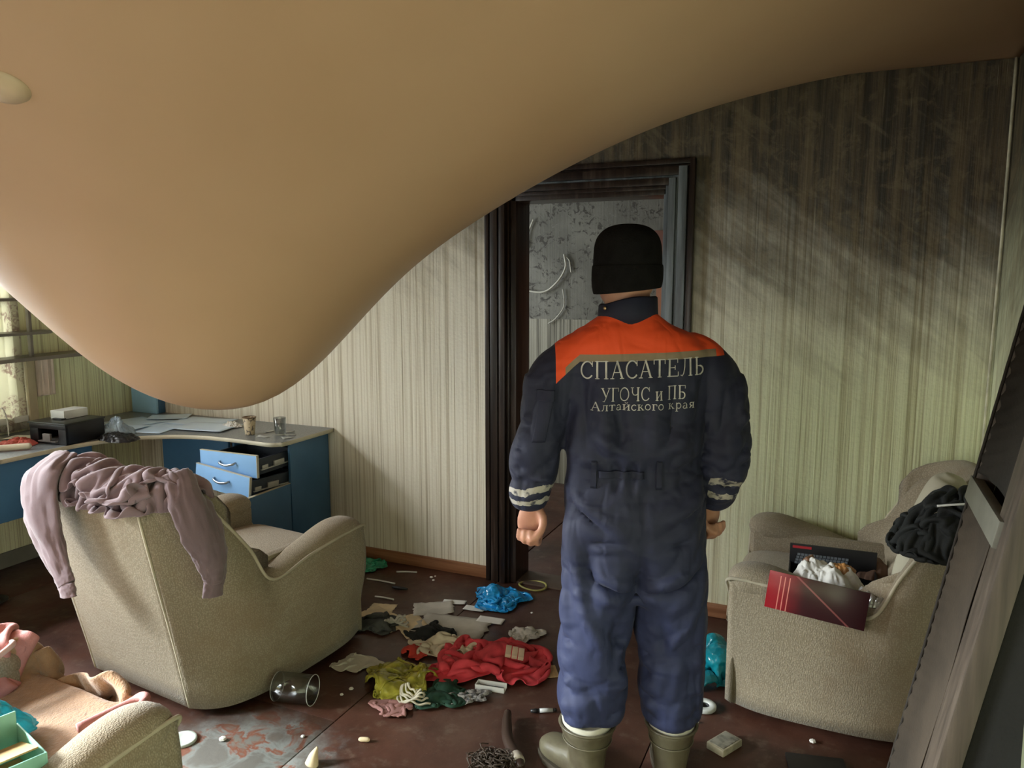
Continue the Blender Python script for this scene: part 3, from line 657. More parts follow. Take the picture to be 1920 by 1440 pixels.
# lace curtain at the desk window
def curtain(name, y0, y1, z0, z1, x, m, seed, amp=.018, k=7, **kw):
    n, mz = 90, 20; V = []; F = []
    for j in range(mz+1):
        for i in range(n+1):
            u = i/n; z = z0+(z1-z0)*j/mz; y = y0+(y1-y0)*u
            V.append((x+amp*math.sin(u*k*2*PI+.6*noise.noise(Vector((u*4, z*1.2, seed))))+.008*noise.noise(Vector((u*12, z*3, seed))), y+.01*math.sin(u*k*4*PI), z))
    for j in range(mz):
        for i in range(n): a = j*(n+1)+i; F.append((a, a+1, a+n+2, a+n+1))
    o = obj(name, (V, F), m, **kw); md = o.modifiers.new('t', 'SOLIDIFY'); md.thickness = .0012; return o
def lace():
    k = NT('lace'); n = k.noise(26, None, 4, .65, 2.); fl_ = k.smooth(k.noise(5, None, 2), .5, .56)
    c = k.mix(k.math('MULTIPLY', k.smooth(n, .5, .56), fl_), (.72, .70, .58, 1), (.50, .42, .36, 1)); k.l(c, k.b.inputs['Base Color']); k.b.inputs['Roughness'].default_value = .85
    tr = k.n('ShaderNodeBsdfTranslucent'); k.l(c, tr.inputs[0]); mx = k.n('ShaderNodeMixShader'); mx.inputs[0].default_value = .45
    k.l(k.b.outputs[0], mx.inputs[1]); k.l(tr.outputs[0], mx.inputs[2]); k.l(mx.outputs[0], k.out.inputs[0]); return k.m
M_lace = lace()
curtain('curtain', 2.32, 2.90, .78, 2.1, XL+.03, M_lace, 3, k=4, label='pale lace curtain with flower pattern behind the wall shelf', cat='curtain')
box('window_post', (XL+.002, XL+.05), (2.905, 2.955), (.768, 1.19), mat('tan_post', (.50, .44, .30), .6), label='tan upright post at the curtain edge above the desk', cat='post')
curtain('towel', 2.975, 3.09, .955, 1.18, XL+.02, mat('pink_towel', (.80, .68, .60), .9, bump=.3, bs=200), 5, .006, 2, label='pink patterned cloth hanging under the wall shelf right of the post', cat='towel')
# printer-like black box, carton, films, papers
cx_ = empty('printer', (-3.88, 2.82, .7655), R(4), label='open black desktop printer standing on the desk under the lace curtain', cat='printer')
M_dk = mat('smoked_black_plastic', (.028, .030, .024), .35, .1)
boxes('housing', [(-.17, .17, -.14, -.125, 0, .022), (-.17, .17, .13, .145, 0, .125), (-.17, -.155, -.14, .14, 0, .125), (.155, .17, -.14, .14, 0, .125), (-.17, .17, -.14, .14, 0, .012), (-.17, -.09, -.142, -.12, 0, .115), (.10, .17, -.142, -.12, 0, .115), (-.17, .17, -.143, -.12, .095, .125)], M_black, cx_, .004)
box('lid', (-.178, .178, ), (-.15, .15), (.125, .137), M_dk, cx_, .005)
box('lid_grip', (-.06, .03), (-.06, -.025), (.137, .147), M_black, cx_, .004)
cx_.scale = (.76, .86, .86)
boxes('paper_tray', [(-.075, .09, -.16, .0, .018, .024), (-.02, .05, -.165, -.15, .024, .07)], mat('grey_tray', (.16, .15, .14), .4), cx_, .002)
box('carton', (-.05, .05), (-.075, .075), (0, .045), mat('white_carton', (.72, .76, .74), .6), None, .002, loc=(-3.91, 2.86, .8845), rot=(0, 0, R(3)), label='small white carton lying on top of the black printer', cat='box')
crumple('plastic_bag', (-3.77, 3.02, .7655), [(0, .09), (60, .11), (120, .13), (180, .08), (240, .11), (300, .09)], .12, film('clear_bluish_film', (.42, .55, .66), .45, .12), 11, .02, 12, label='crumpled clear plastic bag right beside the black printer', cat='bag')
crumple('cable_heap', (-3.66, 2.93, .7655), [(0, .16), (90, .05), (180, .10), (270, .05)], .03, M_black, 12, .012, 30, label='black rag lying on the desk at the foot of the clear bag', cat='cloth').name = 'black_rag'
ps = [(-3.74, 3.30, .30, .40, 12, 'glossy sheet with bluish reflection lying widest across the desk bend'), (-3.98, 3.30, .30, .30, -15, 'sheet with bluish reflection lying left of the desk bend near the wall shelf'), (-3.60, 3.50, .36, .24, 4, 'sheet with bluish reflection nearest the back wall on the corner of the desk'), (-3.44, 3.38, .34, .24, 10, 'bluish sheet with a creased edge left of the paper cup'), (-3.90, 3.53, .24, .17, 35, 'small bluish sheet tucked below the light blue upright board'), (-3.88, 3.13, .28, .22, 12, 'bluish sheet half under the clear plastic bag')]
for i, (x, y, l, w_, a, lb) in enumerate(ps): paper('paper_sheet', (x, y, .7656+.0018*i), l, w_, M_bluep, R(a), .003, 30+i, label=lb, cat='paper', group='bluish papers spread on the desk')
crumple('paper_wad', (-3.32, 3.47, .768), [(0, .06), (90, .035), (180, .07), (270, .04)], .035, M_paper, 21, .014, 22, label='crumpled white tissue lying beside the paper cup', cat='paper').name = 'tissue'
for i, (x, y) in enumerate([(-2.95, 3.30), (-2.84, 3.40), (-2.90, 3.47), (-2.80, 3.33), (-3.02, 3.44)]):
    paper('plaster_flake', (x, y, .7657), .07-.01*(i % 3), .025, mat('whitish_flake', (.45, .46, .42), .7), R(20*i), .004, 60+i, n=4, outline=.8, label='small pale plaster flake on the desk '+('right in front of the empty glass', 'nearest the right desk edge', 'behind the empty glass by the wall', 'at the front right desk corner', 'between paper cup and empty glass')[i], cat='flake', group='plaster flakes on the desk')
def lathe(prof, k=32):
    return loft([[(r*math.cos(a), r*math.sin(a), z) for a in np.arange(k)*2*PI/k] for r, z in prof], cap=False)
cu = empty('paper_cup', (-3.068, 3.33, .7655), label='brown printed paper cup standing on the desk left of the glass', cat='cup')
def cup_mat():
    k = NT('cup_print'); v = k.n('ShaderNodeTexVoronoi', feature='DISTANCE_TO_EDGE'); k.l(k.tc, v.inputs[0]); v.inputs['Scale'].default_value = 42
    f = k.math('MULTIPLY', k.smooth(v.outputs[0], .14, .08), k.smooth(k.noise(26), .48, .53)); k.l(k.mix(f, (.50, .42, .28, 1), (.12, .10, .08, 1)), k.b.inputs['Base Color']); k.b.inputs['Roughness'].default_value = .6; return k.m
obj('cup_wall', lathe([(.0, 0), (.026, 0), (.0265, .004), (.036, .098), (.0348, .098), (.0255, .008), (0, .006)]), cup_mat(), cu)
obj('rim', lathe([(.0355, .096), (.0385, .0975), (.039, .100), (.037, .102), (.0350, .099)]), mat('brown_rim', (.16, .09, .05), .5), cu)
obj('dregs', lathe([(0, .055), (.0305, .055)]), mat('dark_coffee', (.03, .012, .006), .2), cu)
obj('drinking_glass', lathe([(0, 0), (.027, 0), (.029, .003), (.0345, .100), (.0332, .1005), (.0270, .010), (0, .008)], 40), M_glass, loc=(-2.90, 3.385, .7656), label='empty clear drinking glass standing near the right end of the desk', cat='glass')
crumple('cloth_scrap', (-4.0, 2.60, .7655), [(0, .09), (90, .10), (180, .07), (270, .08)], .03, mat('coral_cloth', (.55, .12, .09), .8), 22, .015, 20, label='crumpled red cloth scrap on the desk left of the printer', cat='cloth')
crumple('cloth_scrap', (-4.06, 2.45, .7655), [(0, .08), (90, .07), (180, .09), (270, .06)], .035, mat('mint_cloth', (.34, .52, .42), .8), 23, .015, 20, label='pale mint cloth scrap on the desk at the left edge of the photo', cat='cloth')
obj('cardboard_tube', tube([(-4.02, 2.38, .782), (-3.86, 2.55, .784), (-3.84, 2.575, .784)], .016, 14, 16), mat('cream_roll', (.62, .56, .42), .7), label='pale rolled paper lying at the front edge of the desk', cat='roll')
paper('paper_sheet', (-4.16, 2.75, .7656), .16, .12, M_paper, R(20), .006, 77, label='white sheet lying left of the black printer under the curtain', cat='paper')
strand('charging_cable', [(-4.30, 2.62, .77), (-4.26, 2.66, .85), (-4.27, 2.72, .93), (-4.29, 2.76, .86), (-4.24, 2.73, .775)], .003, mat('white_cable', (.8, .8, .78), .4), label='thin white cable looped up against the lace curtain', cat='cable')
obj('saucer', lathe([(0, 0), (.05, .002), (.085, .016), (.083, .018), (.048, .006), (0, .005)]), M_black, loc=(-3.92, 2.35, .0), label='dark shiny saucer on the floor under the desk', cat='dish')

# ------------------------------------------------------------------ garment over the armchair
def hoodie_mat():
    k = NT('mauve_fleece'); k.l(k.mix(k.smooth(k.noise(5, None, 4), .35, .65), (.235, .165, .185, 1), (.175, .12, .135, 1)), k.b.inputs['Base Color'])
    k.b.inputs['Roughness'].default_value = .85; k.b.inputs['Sheen Weight'].default_value = .3; k.bump(k.noise(260, None, 3), .15, .003); return k.m
M_hood = hoodie_mat()
def cloth_tube(path, wid, thk, seed, n=60, k=48, folds=4, up=None, amp=.18):
    """flattened, creased sleeve-like tube"""
    path = cat(path, n); wd = np.interp(np.linspace(0, 1, n), np.linspace(0, 1, len(wid)), wid); tk = np.interp(np.linspace(0, 1, n), np.linspace(0, 1, len(thk)), thk)
    T, N, B = frames(path)
    if up is not None:
        U = np.array(up, float); B = U-T*(T@U)[:, None]; B /= np.linalg.norm(B, axis=1)[:, None]; N = np.cross(B, T)
    rings = []
    for i in range(n):
        r = []
        for j in range(k):
            a = j*2*PI/k; ca, sa = math.cos(a), math.sin(a); s = i/n
            w_ = noise.noise(Vector((ca*1.6+seed, sa*1.6, s*2.2)))*1.2+(1-abs(noise.noise(Vector((ca*3.2, sa*3.2+seed, s*4.5))))*2.4)*.8+.5*(1-abs(noise.noise(Vector((ca*7, sa*7+seed, s*10))))*2.2)
            f = 1+amp*w_+amp*.5*math.cos(folds*a+4*noise.noise(Vector((s*2.5, seed, 0))))
            r.append(path[i]+N[i]*ca*wd[i]*f+B[i]*sa*tk[i]*f)
        rings.append(r)
    return loft(rings)
hd_ = empty('hoodie', (-2.49, 2.03, 0), rzh(7), label='mauve hooded sweatshirt draped over the back of the armchair with hanging sleeves', cat='sweatshirt')
RIM = cat([(.14, .40, .70), (-.02, .355, .83), (-.105, .20, .835), (-.11, 0, .845), (-.105, -.20, .835), (-.02, -.355, .83), (.14, -.40, .70)], 22)
def chair_col(r, pad=0.):
    def f(P):
        out = np.zeros_like(P); A = P.reshape(-1, 3)
        d = A[:, None]-RIM[None]; dd = np.sqrt((d*d).sum(-1)); k = dd.argmin(1); l = dd[np.arange(len(A)), k]; n_ = d[np.arange(len(A)), k]/(l[:, None]+1e-9)
        o = np.where((l < r)[:, None], n_*(r-l)[:, None], 0); A2 = A+o
        xb = -.19*A2[:, 2]/.87-.012-pad; ins = (A2[:, 2] < .84) & (abs(A2[:, 1]) < .33) & (A2[:, 0] > xb) & (A2[:, 0] < xb+.12); o[:, 0] += np.where(ins, xb-A2[:, 0], 0)
        ys = .455+pad; s2 = (A2[:, 2] < .74) & (A2[:, 0] > -.10) & (abs(A2[:, 1]) < ys) & (abs(A2[:, 1]) > .33); o[:, 1] += np.where(s2, np.sign(A2[:, 1])*ys-A2[:, 1], 0)
        u = (P[..., 0]+.06)/.215; v = (P[..., 1]+.09)/.36; q = np.sqrt(u*u+v*v)+1e-9; wob = 1+.12*np.sin(4*np.arctan2(v, u)+pad*40); kk = np.where(q > wob, wob/q-1, 0); o = o.reshape(P.shape)
        o[..., 0] += (P[..., 0]+.06)*kk; o[..., 1] += (P[..., 1]+.09)*kk
        return o
    return f
def hold(f, zm):
    def g(P):
        o = f(P); z = P[..., 2]+o[..., 2]; o[..., 2] += np.where(z < zm, zm-z, 0); return o
    return g
P1_ = sheet_start(-.06, -.09, .955, .34, .66, 56, 68, 4, R(4), .08, .05); P1_ = sim(P1_, (.66/55, 1.12/67), hold(chair_col(.085), .84), 46, 11, .20, .9, full=1.75)
cloth_obj('hoodie_body', P1_, M_hood, hd_, .005)
P2_ = sheet_start(-.08, -.11, 1.02, .26, .52, 54, 64, 9, R(-6), .15, .06); P2_ = sim(P2_, (.56/53, .95/63), hold(chair_col(.115, .02), .88), 42, 11, .20, .9, full=1.95)
cloth_obj('hood', P2_, M_hood, hd_, .005)
obj('sleeve', cloth_tube([(-.13, .17, .965), (-.225, .15, .91), (-.262, .105, .80), (-.262, .060, .69), (-.258, .015, .60), (-.258, -.012, .555)], [.075, .100, .092, .064, .044, .045], [.035, .045, .036, .028, .022, .02], 31, amp=.16, up=(1, 0, 0)), M_hood, hd_)
obj('sleeve', cloth_tube([(-.02, -.34, .93), (-.045, -.43, .86), (-.04, -.478, .77), (-.018, -.494, .68), (-.008, -.496, .61), (-.012, -.498, .575)], [.055, .07, .068, .056, .042, .034], [.045, .036, .030, .026, .02, .018], 47, amp=.16, up=(0, 1, 0)), M_hood, hd_)
obj('cuff', cloth_tube([(-.258, -.010, .565), (-.258, -.014, .54), (-.258, -.02, .512)], [.043, .044, .040], [.02, .02, .018], 51, 16, amp=.08, up=(1, 0, 0)), M_hood, hd_)
obj('cuff', cloth_tube([(-.010, -.496, .588), (-.016, -.498, .565), (-.022, -.498, .53)], [.037, .039, .037], [.018, .019, .017], 52, 16, amp=.08, up=(0, 1, 0)), M_hood, hd_)

# ------------------------------------------------------------------ things on the seat of the near left armchair
M_towel = mat('tan_terry', (.36, .215, .115), .95, .2, 9, bump=.9, bs=130, sheen=.3); M_pinkc = mat('pink_terry', (.50, .22, .20), .9, .12, 8, bump=.3, bs=200)
cC = lambda x, y, z=0: tuple((chC.matrix_basis if False else Matrix.Translation(chC.location) @ Matrix.Rotation(chC.rotation_euler[2], 4, 'Z')) @ Vector((x, y, z)))
def drape(name, cloc, wx, wy, top, m, seed, rz, hang=0, amp=.022, s=9, **kw):
    n = 64; V = []; F = []
    for i in range(n+1):
        for j in range(n+1):
            x = (i/n-.5)*wx; y = (j/n-.5)*wy; p = Vector((x, y, seed)); over = max(0, x-(wx/2-hang)); k_ = 1-abs(noise.noise(p*s))*2.4; k2 = 1-abs(noise.noise(p*s*2.4))*2.2
            z = amp*k_+amp*.4*k2+top(x, y); xx = x
            if over > 0: z -= over*.93+over*over; xx = x-over*.80+.022*k_
            V.append((xx+.01*noise.noise(p*6), y+.012*noise.noise(p*7), z))
    for i in range(n):
        for j in range(n): a = i*(n+1)+j; F.append((a, a+n+1, a+n+2, a+1))
    o = obj(name, (V, F), m, None, loc=cloc, rot=(0, 0, rz), **kw); md = o.modifiers.new('t', 'SOLIDIFY'); md.thickness = .006; md.offset = 1; return o
rC = chC.rotation_euler[2]
def seatC(P):
    out = np.zeros_like(P); x, y, z = P[..., 0], P[..., 1], P[..., 2]
    zt = np.where(abs(y) > .29, .585, .465); ins = (x < .885) & (z < zt) & (z > zt-.12) & (x > -.1); out[..., 2] = np.where(ins, zt-z, 0)
    f = (x > .6) & (x < .895) & (z <= zt-.12); out[..., 0] = np.where(f, .895-x, 0); return out
Pt = sheet_start(.78, .02, .60, .46, .60, 52, 56, 6, 0, .06, .05); Pt = sim(Pt, (.56/51, .74/55), seatC, 60, 11, .4, .5)
cloth_obj('bath_towel', Pt, M_towel, None, .008, loc=(chC.location[0], chC.location[1], 0), rz=rC, label='tan terry towel hanging over the seat front of the near left armchair', cat='towel')
Pt = sheet_start(.66, .37, .64, .40, .34, 50, 46, 16, .1, .14, .07); Pt = sim(Pt, (.62/49, .56/45), seatC, 50, 11, .3, .9, full=1.4)
cloth_obj('pink_garment', Pt, M_pinkc, None, .006, loc=(chC.location[0], chC.location[1], 0), rz=rC, label='pink terry garment heaped over the left arm of the near left armchair', cat='garment')
Pt = sheet_start(.42, .13, .60, .26, .28, 44, 46, 26, .3, .2, .10); Pt = sim(Pt, (.44/43, .46/45), seatC, 40, 10, .4, .5)
cloth_obj('navy_garment', Pt+np.array((0, 0, .01)), mat('navy_cloth', (.02, .03, .055), .7), None, .004, loc=(chC.location[0], chC.location[1], 0), rz=rC, label='navy garment with white laces under the turquoise bag', cat='garment')
obj('rolled_hem', tube([cC(.60, -.31, .50), cC(.74, -.28, .515), cC(.86, -.24, .525), cC(.885, -.20, .52), cC(.86, -.17, .50), cC(.74, -.14, .49)], .013, 10, 40), M_pinkc, label='dusty pink rolled cloth strap lying along the right arm on the tan towel', cat='strap').name = 'cloth_strap'

obj('strap_loop', tube([cC(.66, .22, .57), cC(.76, .24, .585), cC(.82, .27, .59), cC(.82, .30, .585), cC(.76, .30, .58), cC(.64, .31, .58)], .009, 10, 40), mat('pale_pink_binding', (.66, .45, .42), .8), label='pale pink looped drawstring on the pink garment', cat='strap').name = 'drawstring'
crumple('blue_bag', cC(.60, -.02, .50), [(0, .10), (60, .10), (120, .13), (180, .14), (240, .10), (300, .08)], .13, film('turquoise_film', (.03, .42, .62), .93), 42, .025, 10, rz=rC, label='bright turquoise plastic bag on the seat of the near left armchair', cat='bag')

for i in range(3): obj('white_lace', tube([cC(.30+.02*i, .20-.06*i, .575), cC(.36+.01*i, .12-.05*i, .60), cC(.42, .05-.04*i, .575)], .008, 8, 20), M_white, label=('left', 'middle', 'right')[2-i]+' one of the white shoelaces lying on the navy garment', cat='lace', group='white laces on the navy garment')
pb = empty('cardboard_box', cC(.50, -.205, .478), rC+R(-12), label='open mint green cardboard box standing on the seat beside the right arm', cat='box')
M_mint = mat('mint_card', (.30, .62, .50), .6); M_kraft = mat('kraft_inside', (.46, .31, .14), .8)
pb.scale = (.60, .8, .95)
boxes('box_wall', [(.14, .146, -.10, .13, 0, .10), (-.14, -.134, -.10, .13, 0, .10), (-.14, .14, .124, .13, 0, .135), (-.14, .14, -.10, -.094, 0, .10)], M_mint, pb, .001)
box('box_floor', (-.134, .14), (-.094, .124), (.002, .008), M_kraft, pb, 0); box('box_flap', (-.02, .13), (-.094, .05), (.085, .089), M_kraft, pb, 0, M=TR((0, 0, 0), (R(-14), 0, 0)))

# ------------------------------------------------------------------ the rescuer, seen from behind
per = empty('person', (-.569, 2.27, 0), R(23.5), label='person in navy and orange coverall, black knit hat and rubber boots facing the doorway', cat='person')
def rings_z(spec, k=40, ex=2.3, n=None):
    """spec rows: z, cx, half width, cy, half depth"""
    s = np.array(spec, float); s = cat(s, n or len(s)*5); a = np.arange(k)*2*PI/k; ca, sa = np.cos(a), np.sin(a)
    ca = np.sign(ca)*abs(ca)**(2/ex); sa = np.sign(sa)*abs(sa)**(2/ex)
    return loft([[(q[1]+abs(q[2])*x, q[3]+abs(q[4])*y, q[0]) for x, y in zip(ca, sa)] for q in s])
# --- body (skin): head, neck, trunk, arms, hands and legs as one surface
def hand(s):
    P = []
    P.append(tube([(0, .004, .07), (0, .002, .02), (0, 0, -.015), (s*.002, 0, -.055), (s*.002, 0, -.083)], [(.030, .024), (.029, .021), (.037, .019), (.044, .019), (.041, .015)], 18, 20, up=(0, 1, 0)))
    for i, (x, ln, rr) in enumerate(((-.030, 1.0, .0100), (-.010, 1.08, .0104), (.0105, 1.0, .0100), (.030, .82, .0088))):
        x *= s
        P.append(tube([(x*.92, .002, -.065), (x, .006, -.083), (x*1.02, -.010*ln, -.083-.026*ln), (x*1.02, -.022*ln, -.083-.032*ln), (x*1.0, -.040*ln, -.083-.024*ln), (x*.98, -.050*ln, -.083-.006*ln), (x*.95, -.042, -.066)], [rr*1.15, rr*1.12, rr, rr*1.05, rr*.96, rr*.95, rr*.85], 12, 26))
    P.append(tube([(-s*.022, -.002, -.012), (-s*.040, -.016, -.034), (-s*.042, -.034, -.060), (-s*.030, -.052, -.082), (-s*.010, -.061, -.092)], [.015, .0145, .0125, .0115, .0095], 12, 22))
    return join(*P), P
ML = TR((-.320, .035, .935), (R(6), R(4), R(-14))); MR = TR((.240, .055, .950), (R(8), R(-6), R(24)))
parts = [xf(p, ML) for p in hand(-1)[1]]+[xf(p, MR) for p in hand(1)[1]]
HM = TR((-.04, .012, 0), (0, 0, R(7)))
parts += [xf(rings_z([(1.548, 0, .022, .070, .022), (1.556, 0, .040, .058, .040), (1.575, 0, .062, .036, .066), (1.605, 0, .079, .014, .092), (1.65, 0, .082, .006, .101), (1.70, 0, .083, .004, .103), (1.745, 0, .078, 0, .095), (1.775, 0, .055, 0, .07), (1.785, 0, .02, 0, .03)], 32, 2.1), HM)]
parts += [xf(tube([(0, .095, 1.675), (0, .112, 1.650), (0, .124, 1.628), (0, .108, 1.618)], [.009, .011, .015, .009], 12, 14), HM)]
parts += [xf(tube([(sg*.083, -.005, 1.69), (sg*.090, -.008, 1.665), (sg*.085, -.002, 1.635)], [(.012, .008), (.018, .009), (.009, .007)], 12, 12), HM) for sg in (1, -1)]
parts += [xf(tube([(sg*.012, .104, 1.586), (0, .108, 1.588), (-sg*.012, .104, 1.586)], [(.006, .006)]*3, 10, 8), HM) for sg in (1,)]
parts += [rings_z([(1.42, -.03, .085, 0, .07), (1.50, -.034, .070, 0, .068), (1.56, -.037, .069, .002, .072), (1.62, -.04, .066, .008, .07)], 28, 2)]
parts += [rings_z([(1.45, -.02, .12, 0, .07), (1.40, -.01, .17, 0, .09), (1.25, -.01, .16, 0, .09), (1.08, -.012, .15, 0, .085), (.95, -.005, .165, 0, .095), (.82, 0, .165, 0, .095), (.78, 0, .13, 0, .08)], 32)]
for s, xs_ in ((-1, (-.09, -.115, -.128, -.132)), (1, (.09, .112, .122, .128))):
    parts.append(tube([(xs_[0], 0, .84), (xs_[1], 0, .55), (xs_[2], 0, .30), (xs_[3], 0, .09)], [.075, .06, .05, .04], 20, 24))
parts.append(tube([(-.16, 0, 1.41), (-.24, 0, 1.34), (-.29, -.005, 1.15), (-.318, .02, 1.03), (-.320, .035, .94)], [.055, .05, .042, .036, .028], 18, 30))
parts.append(tube([(.15, 0, 1.41), (.22, 0, 1.34), (.262, -.005, 1.14), (.255, .03, 1.03), (.241, .053, .955)], [.055, .05, .042, .036, .028], 18, 30))
BV, BF = fuse(parts, .0050, 2)
obj('body', (BV, BF), M_skin, per)
for sg in (1, -1):
    q = HM @ Vector((sg*.031, .100, 1.667)); e = obj('eye', lathe([(.0001, -.011), (.008, -.008), (.011, 0), (.008, .008), (.0001, .011)], 16), mat('eye_white', (.8, .8, .78), .2), per, loc=q)
    obj('iris', lathe([(.0001, 0), (.0052, .0006), (.0001, .0022)], 14), mat('iris_brown', (.05, .025, .015), .15), e, loc=(0, .0102, 0), rot=(R(-90), 0, 0))
    obj('eyebrow', xf(tube([(sg*.014, .106, 1.684), (sg*.032, .104, 1.690), (sg*.050, .092, 1.684)], [.003, .0045, .002], 8, 12), HM), mat('hair_brown', (.05, .03, .02), .8), per)
obj('lips', xf(tube([(-.022, .094, 1.5895), (-.01, .105, 1.591), (0, .1075, 1.590), (.01, .105, 1.591), (.022, .094, 1.5895)], [(.002, .002), (.005, .005), (.005, .0055), (.005, .005), (.002, .002)], 10, 18), HM), mat('lip', (.45, .17, .14), .45), per)
obj('cropped_hair', xf(rings_z([(1.612, 0, .070, -.034, .066), (1.64, 0, .084, -.022, .082), (1.67, 0, .086, -.018, .088)], 30, 2.1), HM), mat('hair_brown', (.05, .03, .02)), per)
# --- coverall
T_ = rings_z([(1.545, -.035, .072, .004, .068), (1.505, -.030, .125, 0, .088), (1.475, -.022, .180, -.002, .102), (1.43, -.010, .215, -.004, .118), (1.34, -.008, .215, 0, .132), (1.22, -.012, .203, 0, .135), (1.14, -.014, .205, 0, .138), (1.095, -.014, .198, 0, .128), (1.055, -.012, .197, 0, .124), (1.01, -.010, .206, -.004, .130), (.93, -.005, .212, -.008, .136), (.85, -.002, .214, -.010, .136), (.77, 0, .211, -.008, .128), (.70, 0, .20, -.004, .118), (.66, 0, .19, 0, .10)], 56, 2.45)
LL = rings_z([(.82, -.106, .106, -.002, .12), (.70, -.109, .107, -.004, .122), (.60, -.114, .104, -.004, .112), (.50, -.122, .100, -.004, .106), (.44, -.124, .102, -.006, .108), (.36, -.128, .100, -.002, .104), (.29, -.131, .098, 0, .10), (.248, -.132, .088, 0, .090)], 40, 2.2)
RL = rings_z([(.82, .108, .105, -.002, .12), (.70, .110, .104, -.004, .120), (.60, .113, .101, -.004, .110), (.50, .118, .097, -.004, .102), (.44, .120, .098, -.006, .104), (.36, .124, .096, -.002, .10), (.29, .128, .092, 0, .096), (.25, .129, .082, 0, .09)], 40, 2.2)
AL = tube([(-.150, 0, 1.425), (-.200, 0, 1.393), (-.250, 0, 1.335), (-.280, -.002, 1.24), (-.302, -.008, 1.14), (-.317, .004, 1.05), (-.323, .022, .99), (-.321, .033, .95)], [.066, .076, .080, .074, .070, .068, .062, .052], 28, 60)
AR = tube([(.130, 0, 1.425), (.180, 0, 1.393), (.226, 0, 1.335), (.250, -.002, 1.24), (.262, -.008, 1.15), (.262, .006, 1.06), (.252, .034, .99), (.243, .050, .955)], [.066, .076, .080, .076, .076, .072, .062, .052], 28, 60)
CV, CF = fuse([T_, LL, RL, AL, AR], .0085, 4)
B_ = -.13
S = []
rn = random.Random(8)
for i in range(17):       # gathers of the elastic waist
    x = -.19+i*.0225; S.append(((x, B_+.02*abs(x)/.2, 1.115), (x+rn.uniform(-.01, .01), B_, 1.03), .0085, rn.choice((.007, -.006))))
S += [((-.20, -.10, 1.085), (.19, -.10, 1.088), .016, -.008), ((-.20, -.10, 1.045), (.19, -.10, 1.045), .010, -.005)]
S += [((-.16, B_, .862), (-.035, B_, .872), .012, -.009), ((-.16, B_, .845), (-.03, B_, .856), .012, .006), ((.05, B_, .858), (.17, B_, .868), .012, -.007),
      ((-.035, B_, .87), (-.03, B_, .76), .010, -.007), ((0, B_, 1.0), (-.002, B_, .72), .014, -.010), ((-.002, B_, .78), (-.01, B_+.02, .64), .03, -.02),
      ((-.03, B_, .705), (-.13, B_, .74), .016, -.014), ((-.13, B_, .74), (-.20, -.09, .79), .018, -.012), ((-.03, B_, .725), (-.12, B_, .765), .016, .010), ((-.06, B_, .685), (-.19, -.09, .70), .018, .010),
      ((.03, B_, .70), (.13, B_, .735), .016, -.014), ((.13, B_, .735), (.19, -.09, .78), .018, -.010), ((.04, B_, .725), (.14, B_, .765), .016, .009),
      ((-.20, -.08, 1.00), (-.09, B_, .93), .016, .010), ((-.19, -.09, .97), (-.10, B_, .90), .014, -.009), ((.18, -.09, 1.00), (.07, B_, .93), .016, .010), ((.18, -.09, .97), (.08, B_, .905), .014, -.009),
      ((-.20, -.06, .90), (-.17, -.09, .72), .02, .010), ((-.16, -.11, .86), (-.14, -.12, .66), .02, -.008), ((-.21, -.03, .80), (-.20, -.05, .55), .02, .008)]
for cx, m in ((-.122, 1), (.118, -1)):      # knee hollows and bunched shins
    for z, a, w_ in ((.535, -.010, .014), (.51, .009, .014), (.485, -.012, .013), (.462, .010, .014), (.43, -.009, .014), (.40, .009, .018), (.36, -.008, .015), (.325, .008, .018), (.285, -.007, .013)):
        S.append(((cx-.10, -.06, z+rn.uniform(-.012, .012)), (cx+.09, -.085, z+m*rn.uniform(-.03, .03)), w_, a*(1.15 if m > 0 else .8)))
    S += [((cx-.05*m, -.11, .66), (cx+.02*m, -.105, .52), .02, .008), ((cx+.05*m, -.10, .62), (cx+.04*m, -.10, .50), .018, -.007)]
for i, (x0, x1) in enumerate(((-.17, -.13), (-.12, -.10), (-.06, -.07), (.03, .02), (.08, .07), (.14, .12))):    # long soft folds down the back
    S += [((x0*1.08, -.12, 1.34), (x1, B_-.01, 1.13), .018, .007 if i % 2 else -.008)]
S += [((-.19, -.10, 1.36), (-.17, -.12, 1.14), .016, -.014), ((.175, -.10, 1.36), (.155, -.12, 1.14), .016, -.014), ((-.15, -.12, 1.20), (-.04, B_-.01, 1.12), .016, .008), ((.13, -.12, 1.19), (.05, B_-.01, 1.13), .016, .008)]
for s in (-1, 1):
    ex = -.302 if s < 0 else .262
    for z, a in ((1.235, .008), (1.205, -.009), (1.165, .010), (1.14, -.010), (1.11, .010), (1.085, -.010), (1.055, .009), (1.03, -.008), (.992, .007), (.968, -.007)):
        S.append(((ex-.07, -.045, z+rn.uniform(-.02, .02)), (ex+.06, -.06, z+rn.uniform(-.02, .02)), .012, a))
    S += [((ex+.04, -.07, 1.36), (ex+.02, -.07, 1.20), .016, .008), ((ex-.02, -.07, 1.34), (ex-.03, -.075, 1.17), .016, -.007)]
CV = fold(CV, CF, [(a, b, c, d*(2.3 if max(a[2], b[2]) < 1.0 else 1.8)) for a, b, c, d in S])
cre = np.array([creases(Vector((v[0]*.9, v[2]*.75, v[1]*.9)), 5, 8.5) for v in CV])-.42
amp_ = np.interp(CV[:, 2], [.25, .5, .62, .85, 1.05, 1.2, 1.36, 1.42], [.026, .034, .030, .027, .026, .024, .012, .007]); arm_ = (abs(CV[:, 0]+.02) > .235) & (CV[:, 2] < 1.35); amp_[arm_] = .024
CV = CV+normals(CV, CF)*(cre*amp_+nz(CV, 9, .004, 2))[:, None]
